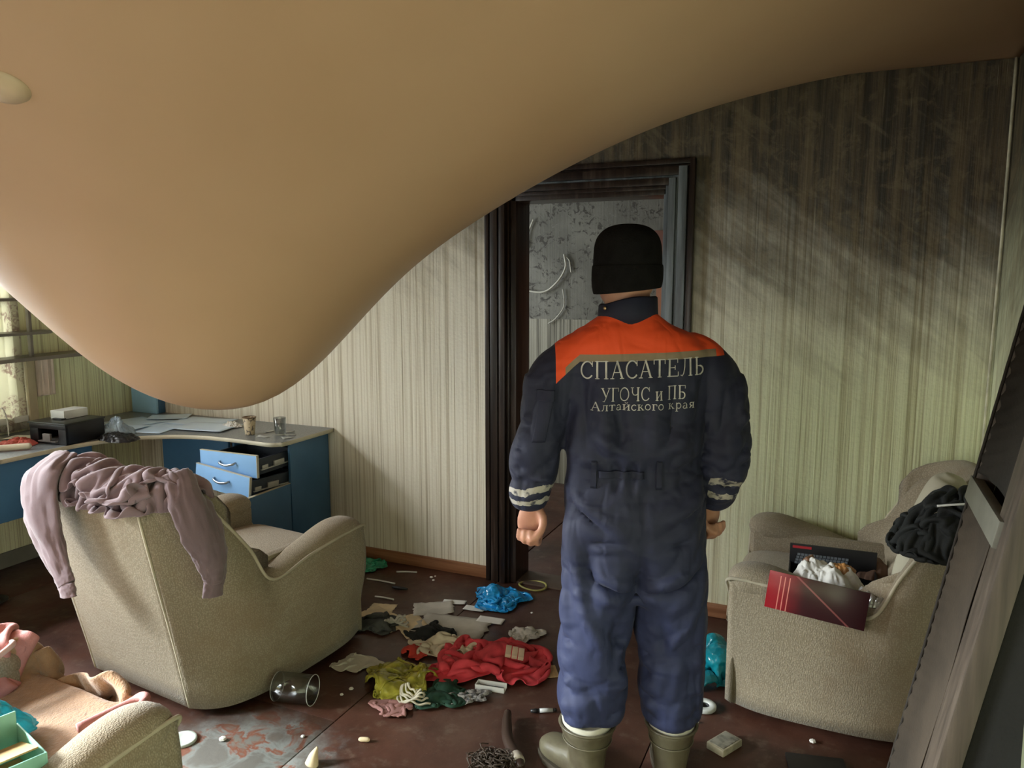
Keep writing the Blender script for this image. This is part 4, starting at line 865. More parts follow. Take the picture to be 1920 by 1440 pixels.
def coverall_mat():
    k = NT('navy_orange_coverall'); X, Y, Z = k.sep()
    navy = k.mix(k.smooth(k.noise(6, None, 4), .35, .7), (.009, .011, .032, 1), (.014, .017, .046, 1))
    # blue light on the lower half, painted into the navy
    navy = k.mix(k.math('MULTIPLY', k.smooth(Z, 1.0, .55), .8), navy, (.022, .031, .090, 1))
    lt = lambda a, b_: k.math('LESS_THAN', a, b_); gt = lambda a, b_: k.math('GREATER_THAN', a, b_); AND = lambda a, b_: k.math('MULTIPLY', a, b_)
    ax = k.math('ABSOLUTE', k.math('ADD', X, .005))
    zl = k.math('ADD', k.math('MULTIPLY', X, .035), 1.408)                    # lower hem of the yoke, dips at the left end
    zl = k.math('SUBTRACT', zl, k.math('MULTIPLY', k.math('MAXIMUM', k.math('SUBTRACT', -.185, X), 0), .9))
    inx = lt(ax, .250); yoke = AND(AND(gt(Z, zl), lt(Z, 1.6)), inx); yoke = AND(yoke, lt(Y, .035))
    band = AND(AND(gt(Z, zl), lt(Z, k.math('ADD', zl, .021))), lt(ax, .222)); band = AND(band, lt(Y, .035))
    seam = AND(gt(ax, .222), 1.)
    c = k.mix(yoke, navy, (.86, .085, .016, 1)); c = k.mix(band, c, (.26, .20, .13, 1))
    # two reflective bands at each cuff, creased and worn
    arm = gt(ax, .185); arm = AND(arm, lt(Z, 1.12)); arm = AND(arm, gt(Z, .94)); n = k.math('MULTIPLY', k.math('SUBTRACT', k.noise(14), .5), .05)
    zz = k.math('ADD', Z, n); left = lt(X, 0)
    zz = k.math('SUBTRACT', zz, k.math('MULTIPLY', k.math('SUBTRACT', 1, left), .022))
    zz = k.math('ADD', zz, k.math('MULTIPLY', k.math('ADD', ax, -.30), .12))
    b1 = AND(gt(zz, .994), lt(zz, 1.014)); b2 = AND(gt(zz, .957), lt(zz, .975)); t_ = AND(k.math('MAXIMUM', b1, b2), arm); armx = k.math('MAXIMUM', lt(X, -.245), gt(X, .214))
    t_ = AND(t_, armx); wear = k.smooth(k.noise(40, None, 3), .3, .5)
    c = k.mix(AND(t_, wear), c, (.40, .37, .32, 1))
    k.l(c, k.b.inputs['Base Color']); k.b.inputs['Roughness'].default_value = .72; k.b.inputs['Sheen Weight'].default_value = .03
    rd_ = k.math('ABSOLUTE', k.math('SUBTRACT', k.noise(1, k.scale((4.5, 4.5, 7.5)).outputs[0], 2, .45, .5), .5)); rd2 = k.math('ABSOLUTE', k.math('SUBTRACT', k.noise(1, k.scale((11, 11, 4)).outputs[0], 2, .45, .4), .5))
    b0 = k.bump(k.math('ADD', k.smooth(rd_, 0, .16), k.math('MULTIPLY', k.smooth(rd2, 0, .14), .5)), .36, .014); k.bump(k.noise(300, None, 3), .12, .002, b0); return k.m
cov = obj('coverall', (CV, CF), coverall_mat(), per)
M_navy = mat('navy_cloth_trim', (.011, .013, .032), .75)
bvh = BVHTree.FromPolygons([Vector(v) for v in CV], CF)
def hit(x, z, off=.003):
    h = bvh.ray_cast(Vector((x, -1, z)), Vector((0, 1, 0)))
    return (x, (h[0].y if h[0] else -.13)-off, z)
# collar stand
def collar():
    rings = []
    for j in range(48):
        a = j*2*PI/48; c_, s_ = math.cos(a), math.sin(a); f = sm(.75, 1, s_); zt = 1.577-.008*s_+.012*c_+.003*math.sin(3*a); zb = 1.515+.006*s_-.012*f
        ro, ri = .089, .080
        rings.append([(-.035+ro*1.02*c_, .004+ro*s_, zb), (-.036+ro*c_, .003+ro*s_, (zb+zt)/2), (-.036+(ro-.002)*c_, .003+(ro-.002)*s_, zt-.004), (-.036+(ro-.006)*c_, .003+(ro-.006)*s_, zt), (-.036+ri*c_, .003+ri*s_, zt-.004), (-.036+ri*c_, .003+ri*s_, zb)])
    rings.append(rings[0]); return loft(rings, cap=False)
obj('collar', collar(), M_navy, per)
obj('snap_button', lathe([(0, .003), (.005, .002), (.006, 0)], 12), mat('brass', (.45, .35, .2), .3, metal=1), per, loc=(-.112, -.052, 1.555), rot=(R(90), 0, R(-55)))
# waist loops and sleeve pocket
for x in (-.145, .045): 
    V = [hit(x+dx, z, .004+o) for z, o in zip(np.linspace(1.115, 1.03, 9), (0, .004, .006, .006, .006, .006, .006, .004, 0)) for dx in (-.008, -.0075, .0075, .008)]
    obj('belt_loop', (V, [(i*4+j, i*4+j+1, i*4+j+5, i*4+j+4) for i in range(8) for j in range(3)]), M_navy, per).modifiers.new('t', 'SOLIDIFY').thickness = .004
def patch(name, x0, x1, z0, z1, m, off=.003, n=14, slant=0.):
    V = [hit(x0+(x1-x0)*i/n+slant*j/n, z0+(z1-z0)*j/n, off) for j in range(n+1) for i in range(n+1)]
    F = [(j*(n+1)+i, j*(n+1)+i+1, (j+1)*(n+1)+i+1, (j+1)*(n+1)+i) for j in range(n) for i in range(n)]
    o = obj(name, (V, F), m, per); q = o.modifiers.new('t', 'SOLIDIFY'); q.thickness = .003; return o
patch('sleeve_pocket', -.325, -.285, 1.16, 1.30, M_navy, .003, slant=.025); patch('pocket_flap', -.312, -.258, 1.285, 1.318, M_navy, .006)
patch('waist_tab', -.13, .0, 1.062, 1.084, M_navy, .004)
# lettering, stroke by stroke, laid on the cloth
TK, tn, SF = .135, .055, .16
def Vs(x, h=1., z=0.): return [([(x, z), (x, h)], TK), ([(x-SF, z+tn/2), (x+SF, z+tn/2)], tn), ([(x-SF, h-tn/2), (x+SF, h-tn/2)], tn)]
def el(cx, cy, rx, ry, a0, a1, n=22): return [(cx+rx*math.cos(R(a)), cy+ry*math.sin(R(a))) for a in np.linspace(a0, a1, n)]
def bowl(h=.54, w_=.62): return [([(.2, h-.03), (.5, h-.03)], tn), (el(.47, h/2, w_*.5, h/2-.035, 88, -88, 14), TK*.9), ([(.2, .03), (.5, .03)], tn)]
def hb(x0, x1, z, ticks=()): return [([(x0, z), (x1, z)], tn)]+[([(t, z), (t, z+d)], tn) for t, d in ticks]
G = {
 'С': (1.0, [(el(.56, .5, .44, .47, 38, 322), .10), ([(.93, .99), (.93, .68)], tn)]),
 'П': (1.12, Vs(.22)+Vs(.88)+hb(.1, 1.0, .97)),
 'А': (1.02, [([(.12, .02), (.52, 1)], tn), ([(.50, 1), (.90, .02)], TK)]+hb(.26, .74, .36)+hb(-.02, .28, .027)+hb(.72, 1.04, .027)),
 'Т': (1.0, Vs(.5)+hb(.06, .94, .97, ((.07, -.24), (.93, -.24)))),
 'Е': (.98, Vs(.22)+hb(.1, .86, .97, ((.86, -.22),))+hb(.22, .66, .5, ((.66, .12), (.66, -.12)))+hb(.1, .9, .03, ((.9, .24),))),
 'Л': (1.08, Vs(.84)+hb(.28, .95, .97)+[([(.40, .97), (.37, .5), (.28, .15), (.16, .02), (.05, .08)], tn*1.2)]),
 'Ь': (.92, Vs(.22)+bowl()), 'Б': (.95, Vs(.22)+bowl()+hb(.1, .82, .97, ((.82, -.22),))),
 'У': (1.0, [([(.14, .97), (.54, .34)], TK), ([(.90, .97), (.48, .2), (.32, .02), (.16, .06)], tn*1.2)]+hb(-.02, .32, .97)+hb(.72, 1.04, .97)),
 'Г': (.86, Vs(.22)+hb(.1, .82, .97, ((.82, -.26),))), 'О': (1.1, [(el(.55, .5, .45, .47, 0, 360, 34), .095)]),
 'Ч': (1.02, Vs(.82)+[([(.2, .95), (.21, .62), (.34, .46), (.6, .44), (.82, .54)], tn*1.6)]+hb(.04, .36, .97)),
 'и': (.86, Vs(.2, .66)+Vs(.68, .66)+[([(.2, .1), (.68, .58)], tn)]), 'й': (.86, Vs(.2, .66)+Vs(.68, .66)+[([(.2, .1), (.68, .58)], tn), (el(.44, .90, .15, .1, 180, 360, 8), tn)]),
 'л': (.84, Vs(.66, .66)+hb(.22, .74, .635)+[([(.32, .63), (.28, .25), (.16, .03), (.05, .06)], tn*1.2)]),
 'т': (.8, Vs(.4, .66)+hb(.06, .74, .635, ((.07, -.14), (.73, -.14)))),
 'а': (.68, [([(.50, .02), (.50, .45)], TK*.85), (el(.31, .45, .19, .18, 0, 165, 10), tn*1.3), (el(.28, .17, .19, .15, 80, 340, 14), TK*.7), ([(.5, .04), (.64, .06)], tn)]),
 'с': (.66, [(el(.36, .33, .28, .30, 42, 318, 18), .09)]), 'к': (.8, Vs(.2, .66)+[([(.2, .34), (.40, .36), (.60, .62)], tn*1.2), ([(.38, .36), (.68, .03)], TK*.8)]+hb(.55, .8, .027)),
 'о': (.72, [(el(.36, .33, .28, .30, 0, 360, 24), .09)]), 'г': (.64, Vs(.2, .66)+hb(.1, .56, .635, ((.56, -.18),))),
 'р': (.78, [([(.2, -.3), (.2, .66)], TK*.85)]+hb(.04, .36, -.29)+[(el(.42, .33, .24, .29, 130, -130, 18), .09)]),
 'я': (.78, Vs(.6, .66)+[(el(.38, .47, .20, .16, 90, 270, 12), .09), ([(.38, .63), (.6, .63)], tn), ([(.38, .31), (.6, .31)], tn), ([(.40, .31), (.14, .03)], TK*.7)])}
def lettering(text, x0, x1, z0, z1, h, m, name):
    tot = sum(G[c][0] if c != ' ' else .45 for c in text); sx = (x1-x0)/tot; cur = 0; V = []; F = []
    for c in text:
        if c == ' ': cur += .45; continue
        wd, st = G[c]
        for pts, th in st:
            P = [pts[0]]
            for a, b_ in zip(pts, pts[1:]):
                k = max(1, int(math.hypot((b_[0]-a[0])*sx, (b_[1]-a[1])*h)/.006)); P += [(a[0]+(b_[0]-a[0])*i/k, a[1]+(b_[1]-a[1])*i/k) for i in range(1, k+1)]
            Q = [(x0+(cur+p[0]*.93)*sx, p[1]*h) for p in P]; Q = [(x, z0+(z1-z0)*(x-x0)/(x1-x0)+z) for x, z in Q]; t = th*.5*min(h, sx)
            o = len(V)
            for i, q in enumerate(Q):
                a = Q[max(0, i-1)]; b_ = Q[min(len(Q)-1, i+1)]; d = math.hypot(b_[0]-a[0], b_[1]-a[1])+1e-9; nx_, nz_ = -(b_[1]-a[1])/d, (b_[0]-a[0])/d
                V += [hit(q[0]+nx_*t, q[1]+nz_*t, .0026), hit(q[0]-nx_*t, q[1]-nz_*t, .0026)]
            F += [(o+2*i, o+2*i+1, o+2*i+3, o+2*i+2) for i in range(len(Q)-1)]
        cur += wd
    return obj(name, (V, F), m, per, False, recalc=False)
M_let = mat('grey_lettering', (.50, .48, .45), .6, .2, 30)
lettering('СПАСАТЕЛЬ', -.186, .178, 1.352, 1.366, .052, M_let, 'lettering')
lettering('УГОЧС и ПБ', -.128, .120, 1.290, 1.298, .040, M_let, 'lettering')
lettering('Алтайского края', -.156, .146, 1.263, 1.271, .026, M_let, 'lettering')
# hat with folded cuff
def hat():
    s = cat([(1.604, .0945, .116), (1.607, .1005, .122), (1.63, .1045, .127), (1.662, .105, .128), (1.678, .1035, .1265), (1.683, .101, .124), (1.71, .100, .122), (1.742, .0965, .117), (1.768, .086, .105), (1.788, .064, .080), (1.798, .036, .046), (1.801, .004, .005)], 50); rings = []
    for z, a, b_ in s:
        r = []
        for j in range(72):
            t = j*2*PI/72; rb = 1+.006*math.cos(36*t)+.012*noise.noise(Vector((math.cos(t)*2, math.sin(t)*2, z*14)))
            f = sm(1.70, 1.60, z); r.append((-.04+a*rb*math.cos(t), .004+b_*rb*math.sin(t), z+.022*max(0, math.sin(t))*f-.0*f+.010*math.cos(t)*f))
        rings.append(r)
    return loft(rings)
obj('knit_hat', hat(), mat('black_knit', (.008, .0075, .0075), .95, .2, 30, bump=.5, bs=180, spec=.15), per)
# boots with pale liners
M_boot = NT('olive_rubber'); M_boot.l(M_boot.mix(M_boot.smooth(M_boot.noise(9, None, 5), .4, .68), (.125, .112, .070, 1), (.075, .062, .038, 1)), M_boot.b.inputs['Base Color']); M_boot.b.inputs['Roughness'].default_value = .42; M_boot.bump(M_boot.noise(35), .15, .004); M_boot = M_boot.m
def boot(cx, cy, yaw, wsc):
    M = TR((cx, cy, 0), (0, 0, yaw))
    sh = rings_z([(.03, 0, .045, .0, .055), (.08, 0, .052, .0, .062), (.13, 0, .060, .0, .066), (.17, 0, .072*wsc, .0, .076), (.205, 0, .083*wsc, 0, .086), (.222, 0, .086*wsc, 0, .089)], 36, 2.1)
    ft = tube([(0, -.055, .05), (0, 0, .055), (0, .06, .058), (0, .12, .050), (0, .175, .044), (0, .215, .038), (0, .228, .034)], [(.035, .035), (.047, .05), (.047, .048), (.052, .042), (.055, .038), (.042, .030), (.015, .012)], 24, 40, up=(0, 0, 1), expo=2.4)
    V, F = fuse([sh, ft], .006, 2); o = obj('boot', xf((V, F), M), M_boot, per)
    sole = [(-.040, -.055), (-.03, -.085), (.03, -.085), (.040, -.055), (.040, .04), (.055, .11), (.058, .17), (.040, .225), (0, .242), (-.040, .225), (-.058, .17), (-.055, .11), (-.040, .04)]
    b_ = poly_slab([tuple((TR((cx, cy, 0), (0, 0, yaw)) @ Vector((x, y, 0)))[:2]) for x, y in sole], 0, .022); obj('sole', b_, mat('dark_sole', (.06, .05, .035), .6), o, False)
    rim = [(.088*wsc*math.cos(a), .091*math.sin(a), .224) for a in np.linspace(0, 2*PI, 41)]; obj('boot_rim', xf(tube(rim, .0045, 8), M), M_boot, o)
    obj('boot_seam', xf(tube([(.0755*wsc*math.cos(a), .081*math.sin(a), .172) for a in np.linspace(0, 2*PI, 41)], .0025, 6), M), M_boot, o)
    ln = [[((r*wsc)*math.cos(a), r*1.02*math.sin(a), z+.006*math.sin(3*a+cx*9)) for a in np.arange(36)*PI/18] for r, z in ((.074, .19), (.078, .215), (.083, .244), (.079, .247), (.055, .238), (.044, .250))]
    obj('liner', xf(loft(ln, cap=False), M), mat('pale_liner', (.50, .48, .40), .9), o)
boot(-.140, 0, R(32), 1.0); boot(.131, .0, R(-8), .93)

# ------------------------------------------------------------------ upended sofa frame leaning on the right wall
sf = empty('upended_sofa', (.155, 1.89, 0), label='upended sofa leaning on the right wall, stapled lining and bare wooden rail showing', cat='sofa')
TL = math.atan(.175); SM = TR((0, 0, .01), (0, TL, 0)); W_ = .51; Ls = 1.99
def rail_mat():
    k = NT('raw_grey_wood'); n = k.noise(1, k.scale((40, 40, 2.2)).outputs[0], 5, .6); k.l(k.ramp(n, [(.3, (.042, .031, .022)), (.6, (.085, .064, .046)), (.75, (.115, .09, .066))]), k.b.inputs['Base Color']); k.b.inputs['Roughness'].default_value = .55; k.bump(n, .25, .004); return k.m
M_rail = rail_mat(); M_lining = mat('brown_lining', (.052, .038, .025), .85, .25, 3, bump=.35, bs=90); M_lin2 = mat('dark_lining', (.028, .023, .016), .85, .25, 3, bump=.35, bs=90)
box('rail', (0, .05), (0, .125), (0, Ls), M_rail, sf, .006, M=SM); box('rail', (0, .05), (W_-.03, W_), (0, Ls), M_rail, sf, .006, M=SM)
box('end_rail', (.004, .05), (.12, W_-.03), (0, .09), M_rail, sf, .004, M=SM); box('end_rail', (.004, .05), (.12, W_-.03), (Ls-.08, Ls), M_rail, sf, .004, M=SM)
def lining(name, z0, z1, m, depth):
    n, mz = 40, 90; V = []
    for j in range(mz+1):
        for i in range(n+1):
            u = i/n; z = z0+(z1-z0)*j/mz; y = .122+(W_-.024-.122)*u; e = math.sin(PI*u)**.6
            pl = .0035*math.cos(z*150+y*60+6*noise.noise(Vector((z*3, 1, 0))))*sm(.5, 1, u)
            V.append((depth*e+pl+.004*noise.noise(Vector((y*7, z*4, 2))), y, z))
    F = [(j*(n+1)+i, j*(n+1)+i+1, (j+1)*(n+1)+i+1, (j+1)*(n+1)+i) for j in range(mz) for i in range(n)]
    o = obj(name, xf((V, F), SM), m, sf); o.modifiers.new('t', 'SOLIDIFY').thickness = .003
lining('lining', .06, 1.035, M_lining, .014); lining('lining', 1.125, Ls-.05, M_lin2, .03)
box('cross_slat', (-.010, .02), (.06, W_-.006), (1.045, 1.110), mat('grey_planed_slat', (.15, .145, .115), .5, .15, 8), sf, .003, M=SM)
rn = random.Random(2)
z = .10
while z < Ls-.1:        # staples along the far rail
    a = rn.uniform(-.5, .5); Mq = SM @ TR((-.003, W_-.016+rn.uniform(-.003, .003), z), (a, 0, 0))
    obj('staple', boxbm(bmesh.new(), -.0015, .0015, -.002, .002, -.008, .008, 0, Mq), mat('staple_metal', (.42, .39, .33), .35, metal=.6), sf, False); z += rn.uniform(.020, .032)
pts = [(0, .03), (0, Ls)]
scal = []
for i in range(61):
    z = .08+i*(Ls-.16)/60; scal.append((-.004, W_-.026-.003*abs(math.sin(i*PI/2)), z))
obj('tacking_tape', xf(tube(scal, (.004, .002), 6, 120), SM), mat('dark_tape', (.03, .024, .018), .8), sf)
# wedge filling the gap behind the frame, the gap's darkness put into its black
q = [SM @ Vector((.052, 0, 0)), SM @ Vector((.052, 0, Ls-.12))]
b = bmesh.new(); vs = []
for y in (.012, W_-.02):
    for x, z in ((q[0].x, .012), (.395, .012), (.395, q[1].z), (q[1].x, q[1].z)): vs.append(b.verts.new((x, y, z)))
for f in ((0, 1, 2, 3), (7, 6, 5, 4), (0, 4, 5, 1), (1, 5, 6, 2), (2, 6, 7, 3), (3, 7, 4, 0)): b.faces.new([vs[i] for i in f])
obj('gap_dark_wedge', b, mat('gap_black', (.008, .007, .006), .9, bump=.4, bs=120), sf, False)
obj('bolster', tube([(.430, 1.535, .0), (.415, 1.52, .40), (.385, 1.50, .80), (.368, 1.50, 1.05), (.375, 1.51, 1.12)], [(.07, .09), (.07, .09), (.06, .075), (.04, .05), (.015, .02)], 24, 40), mat('green_grey_plush', (.13, .14, .075), .9, .15, 5, bump=.4, bs=150), label='grey green upright cushion in the dark at the lower right corner of the photo', cat='cushion').name = 'cushion'

# ------------------------------------------------------------------ things on the right armchair
bx = empty('keyboard_box', (.0, 3.06, .462), R(2), label='black keyboard box with red print standing open on the right armchair seat', cat='box')
M_bk = mat('black_card', (.012, .012, .014), .45)
boxes('box_shell', [(-.155, .16, .09, .097, 0, .135), (-.155, .16, -.07, -.064, 0, .03), (-.155, -.149, -.07, .09, 0, .06), (.154, .16, -.07, .09, 0, .06), (-.155, .16, -.07, .09, 0, .006)], M_bk, bx, .001)
b = bmesh.new()
for r_ in range(4):
    for c_ in range(14): boxbm(b, -.135+c_*.0135+r_*.003, -.124+c_*.0135+r_*.003, .0875, .0902, .055+r_*.0115, .064+r_*.0115)
obj('keyboard_picture', b, mat('grey_keys_print', (.16, .18, .20), .5), bx, False)
box('red_print', (-.145, -.075), (.0885, .0905), (.118, .128), mat('red_ink', (.45, .03, .04), .5), bx, 0)
def red_lid():
    k = NT('red_glossy_card'); X, Y, Z = k.sep(); n = k.noise(5, None, 4, .6)
    g = k.smooth(k.math('ADD', X, k.math('MULTIPLY', n, .12)), .05, -.10); c = k.mix(g, (.045, .012, .016, 1), (.36, .012, .022, 1))
    for x in (-.128, -.113, -.097): c = k.mix(k.math('MULTIPLY', k.math('LESS_THAN', k.math('ABSOLUTE', k.math('SUBTRACT', X, x)), .0016), k.math('LESS_THAN', Z, -.012)), c, (.75, .25, .2, 1))
    ln_ = k.math('ABSOLUTE', k.math('ADD', k.math('ADD', Z, .055), k.math('MULTIPLY', X, .72))); c = k.mix(k.math('MULTIPLY', k.math('MULTIPLY', k.math('LESS_THAN', ln_, .0035), k.math('GREATER_THAN', X, -.09)), .7), c, (.40, .12, .12, 1))
    k.l(c, k.b.inputs['Base Color']); k.b.inputs['Roughness'].default_value = .22; return k.m
lid = obj('red_card_lid', boxbm(bmesh.new(), -.168, .162, -.003, .003, -.135, .0, .001), red_lid(), None, 'auto', loc=(-.035, 2.782, .592), rot=(R(-5), R(6), R(1)), label='glossy dark red printed card hanging over the near arm of the right armchair', cat='card')
crumple('wrapping_paper', (-.02, 2.98, .50), [(0, .14), (45, .10), (90, .09), (135, .11), (180, .15), (225, .11), (270, .09), (315, .11)], .10, M_paper, 61, .045, 9, label='crumpled white paper filling the open box on the right armchair', cat='paper')
crumple('foil_wrapper', (.13, 2.93, .49), [(0, .08), (90, .06), (180, .07), (270, .06)], .07, mat('silver_foil', (.62, .62, .60), .28, metal=.5), 62, .03, 14, label='crumpled silver wrapper at the right end of the seat box', cat='wrapper')
crumple('wrapper', (.03, 2.99, .565), [(0, .055), (90, .035), (180, .06), (270, .035)], .035, mat('orange_brown_packaging', (.46, .22, .07), .4, .3, 20), 63, .012, 18, label='orange brown snack wrapper on top of the crumpled white paper', cat='wrapper')
crumple('wrapper', (-.08, 3.0, .56), [(0, .03), (90, .05), (180, .025), (270, .05)], .05, mat('brown_packaging', (.20, .10, .055), .45, .2, 20), 64, .010, 18, label='upright brown strip of packaging stuck in the white paper', cat='wrapper')
crumple('brown_rag', (.15, 3.20, .49), [(0, .07), (90, .06), (180, .08), (270, .06)], .06, mat('brown_rag_cloth', (.13, .075, .05), .9), 65, .02, 14, label='brown rag between the seat box and the pale bolster', cat='cloth')
obj('bolster', tube([(.235, 3.04, .50), (.250, 3.04, .55), (.285, 3.05, .66), (.330, 3.07, .79), (.372, 3.09, .90), (.385, 3.09, .94)], [(.03, .03), (.052, .05), (.066, .062), (.078, .074), (.074, .066), (.03, .03)], 26, 40), mat('pale_cream_cloth', (.42, .39, .29), .8, .06), label='pale bolster pillow leaning upright in the right armchair under black clothing', cat='pillow').name = 'pillow'
def drapery(name, pts, wid, thk, seed, m, amp=.3, **kw): return obj(name, cloth_tube(pts, wid, thk, seed, 50, 44, 5, None, amp), m, **kw)
M_blk = mat('black_clothing', (.010, .012, .011), .8, .3, 10, bump=.3, bs=120)
def bolC(P):
    cs_ = np.array([(.23, 2.92, .63), (.31, 2.87, .705), (.38, 2.87, .765), (.46, 2.91, .80), (.29, 3.0, .70), (.37, 2.97, .79), (.45, 2.96, .81)]); A = P.reshape(-1, 3)
    d = A[:, None]-cs_[None]; l = np.sqrt((d*d).sum(-1)); k = l.argmin(1); ar = np.arange(len(A)); r = .108; o = np.where((l[ar, k] < r)[:, None], d[ar, k]/(l[ar, k][:, None]+1e-9)*(r-l[ar, k])[:, None], 0).reshape(P.shape)
    u = (P[..., 0]-.34)/.17; v = (P[..., 1]-2.90)/.17; q = np.sqrt(u*u+v*v)+1e-9; kk = np.where(q > 1, 1/q-1, 0); o[..., 0] += (P[..., 0]-.34)*kk; o[..., 1] += (P[..., 1]-2.90)*kk; return o
Pb = sheet_start(.33, 2.90, .92, .30, .30, 60, 62, 33, .2, .10, .08); Pb = sim(Pb, (.58/59, .62/61), hold(bolC, .72), 44, 10, .22, .9, full=1.9)
cloth_obj('black_clothing', Pb, M_blk, None, .005, label='black clothing slung across the pale bolster in the right armchair', cat='clothing')
obj('white_cord', tube([(.31, 2.84, .890), (.37, 2.83, .905), (.44, 2.84, .915)], .004, 6, 16), M_white, label='white cord lying across the top of the black clothing', cat='cord').name = 'drawcord'

# ------------------------------------------------------------------ litter on the floor
heap('plastic_bag', -2.47, 3.56, .27, .17, 1.6, film('green_film', (.03, .33, .19), .85), 81, -.2, 50, zn=.12, thick=.001, bend=.25, bumps=((-2.44, 3.56, .0, .07), (-2.53, 3.56, 0, .06)), label='dark green plastic bag on the floor against the wall beside the desk', cat='bag')
heap('plastic_bag', -1.56, 3.44, .29, .27, 1.9, film('blue_film', (.015, .30, .68), .93), 82, .3, 64, zn=.14, thick=.001, bend=.25, bumps=((-1.55, 3.45, .01, .085), (-1.63, 3.42, 0, .05)), label='bright blue crumpled plastic bag on the floor at the door frame foot', cat='bag')
heap('plastic_bag', -.455, 3.07, .24, .26, 2.1, film('teal_film', (.01, .32, .42), .93), 83, .1, 64, zn=.20, thick=.001, bend=.25, lift=.24, bumps=((-.46, 3.07, .06, .10), (-.46, 3.09, .13, .085)), steps=55, label='teal plastic bag on the floor between the person and the right armchair', cat='bag')
obj('wire_ring', tube([(.075*math.cos(a), .06*math.sin(a), .008+.004*math.sin(2*a)) for a in np.linspace(0, 2*PI, 40)], .005, 8), mat('yellow_green_plastic', (.40, .38, .12), .4), loc=(-1.47, 3.66, .0), label='yellow green plastic ring lying on the threshold beside the blue bag', cat='ring').name = 'plastic_ring'
M_red = mat('coral_red_cloth', (.60, .055, .070), .85, .12, 8, bump=.2, bs=200)
heap('red_garment', -1.35, 2.83, .50, .42, 1.6, M_red, 85, R(25), 62, zn=.14, bumps=((-1.30, 2.92, .0, .09), (-1.42, 2.72, 0, .06)), label='coral red garment crumpled in the middle of the floor heap', cat='garment')
heap('red_garment', -1.665, 2.78, .14, .14, 1.5, mat('bright_red_cloth', (.55, .05, .03), .85), 86, 0, 36, zn=.08, bumps=((-1.665, 2.78, 0, .05),), label='small bright red cloth between the yellow bag and the cream cloth', cat='garment')
heap('yellow_bag', -1.60, 2.53, .29, .31, 1.8, film('olive_yellow_film', (.40, .38, .05), .80), 87, .2, 60, zn=.12, thick=.001, bend=.25, bumps=((-1.60, 2.54, .02, .12),), label='olive yellow translucent bag at the front of the floor heap', cat='bag')
heap('cream_towel', -1.56, 2.86, .34, .16, 1.5, mat('cream_cloth', (.58, .52, .38), .9), 88, R(20), 52, zn=.09, bumps=((-1.58, 2.86, 0, .06),), label='cream cloth behind the yellow bag and left of the red garment', cat='cloth')
heap('white_tissue', -1.85, 2.58, .20, .15, 1.25, mat('off_white_tissue', (.52, .50, .40), .9), 89, .2, 40, zn=.05, thick=.001, bend=.6, label='off white paper spread out left of the yellow bag', cat='paper')
heap('black_cloth', -1.68, 2.95, .24, .18, 1.5, M_blk, 90, .1, 44, zn=.09, bumps=((-1.68, 2.95, 0, .05),), label='black cloth behind the cream cloth in the floor heap', cat='cloth')
heap('green_cloth', -1.38, 2.50, .20, .20, 1.5, mat('dark_green_cloth', (.012, .05, .028), .85), 91, .4, 44, zn=.08, bumps=((-1.38, 2.5, 0, .05),), label='dark green cloth right of the yellow bag under the red garment', cat='cloth')
heap('grey_rag', -1.97, 2.93, .22, .20, 1.6, mat('dark_grey_cloth', (.055, .058, .052), .85, .3, 14), 92, .4, 48, zn=.09, bumps=((-1.97, 2.93, 0, .055),), label='dark grey rag on the floor by the front of the left armchair', cat='cloth')
def bands(name, c, r0, n, m, a0, a1, sq=.7, rz=0, rr=.006, **kw):
    return obj(name, join(*[tube([((r0+i*.0088+.006*math.sin(a*.05+i*1.9))*math.cos(R(a+i*7)), sq*(r0+i*.0088+.006*math.sin(a*.04+i*2.7))*math.sin(R(a+i*7)), (.012+.009*(n-i)+.01*math.sin(R(a*2)+i)+.006*math.sin(a*.09+2.1*i))) for a in np.linspace(a0, a1, 16)], rr, 8, 40) for i in range(n)]), m, loc=c, rot=(0, 0, rz), **kw)
bands('webbing_strap', (-1.47, 2.42, 0), .028, 6, mat('cream_webbing', (.56, .52, .40), .8), 150, 350, rz=R(-10), rr=.0042, label='bundle of cream straps curled at the front edge of the floor heap', cat='strap')
bands('shirt_sleeve', (-1.86, 2.93, 0), .03, 5, mat('grey_stripe', (.38, .36, .30), .85), 20, 170, .5, R(20), label='grey white striped fabric folds right of the dark grey rag', cat='cloth')
heap('pink_cloth', -1.53, 2.34, .17, .10, 1.4, mat('dusty_pink', (.40, .20, .18), .9), 93, 0, 40, zn=.05, label='dusty pink cloth corner at the front of the floor heap', cat='cloth')
heap('lace_scrap', -1.30, 2.52, .22, .09, 1.4, mat('black_white_weave', (.45, .44, .42), .8, col2=(.03, .03, .03), vs=60), 94, R(35), 40, zn=.05, label='black and white patterned scrap below the red garment', cat='cloth')
heap('paper_wad', -1.29, 3.10, .17, .16, 1.5, M_greyp, 95, .5, 44, zn=.09, thick=.001, bend=.6, bumps=((-1.29, 3.11, 0, .05),), label='crumpled greyish paper wad right behind the red garment', cat='paper')
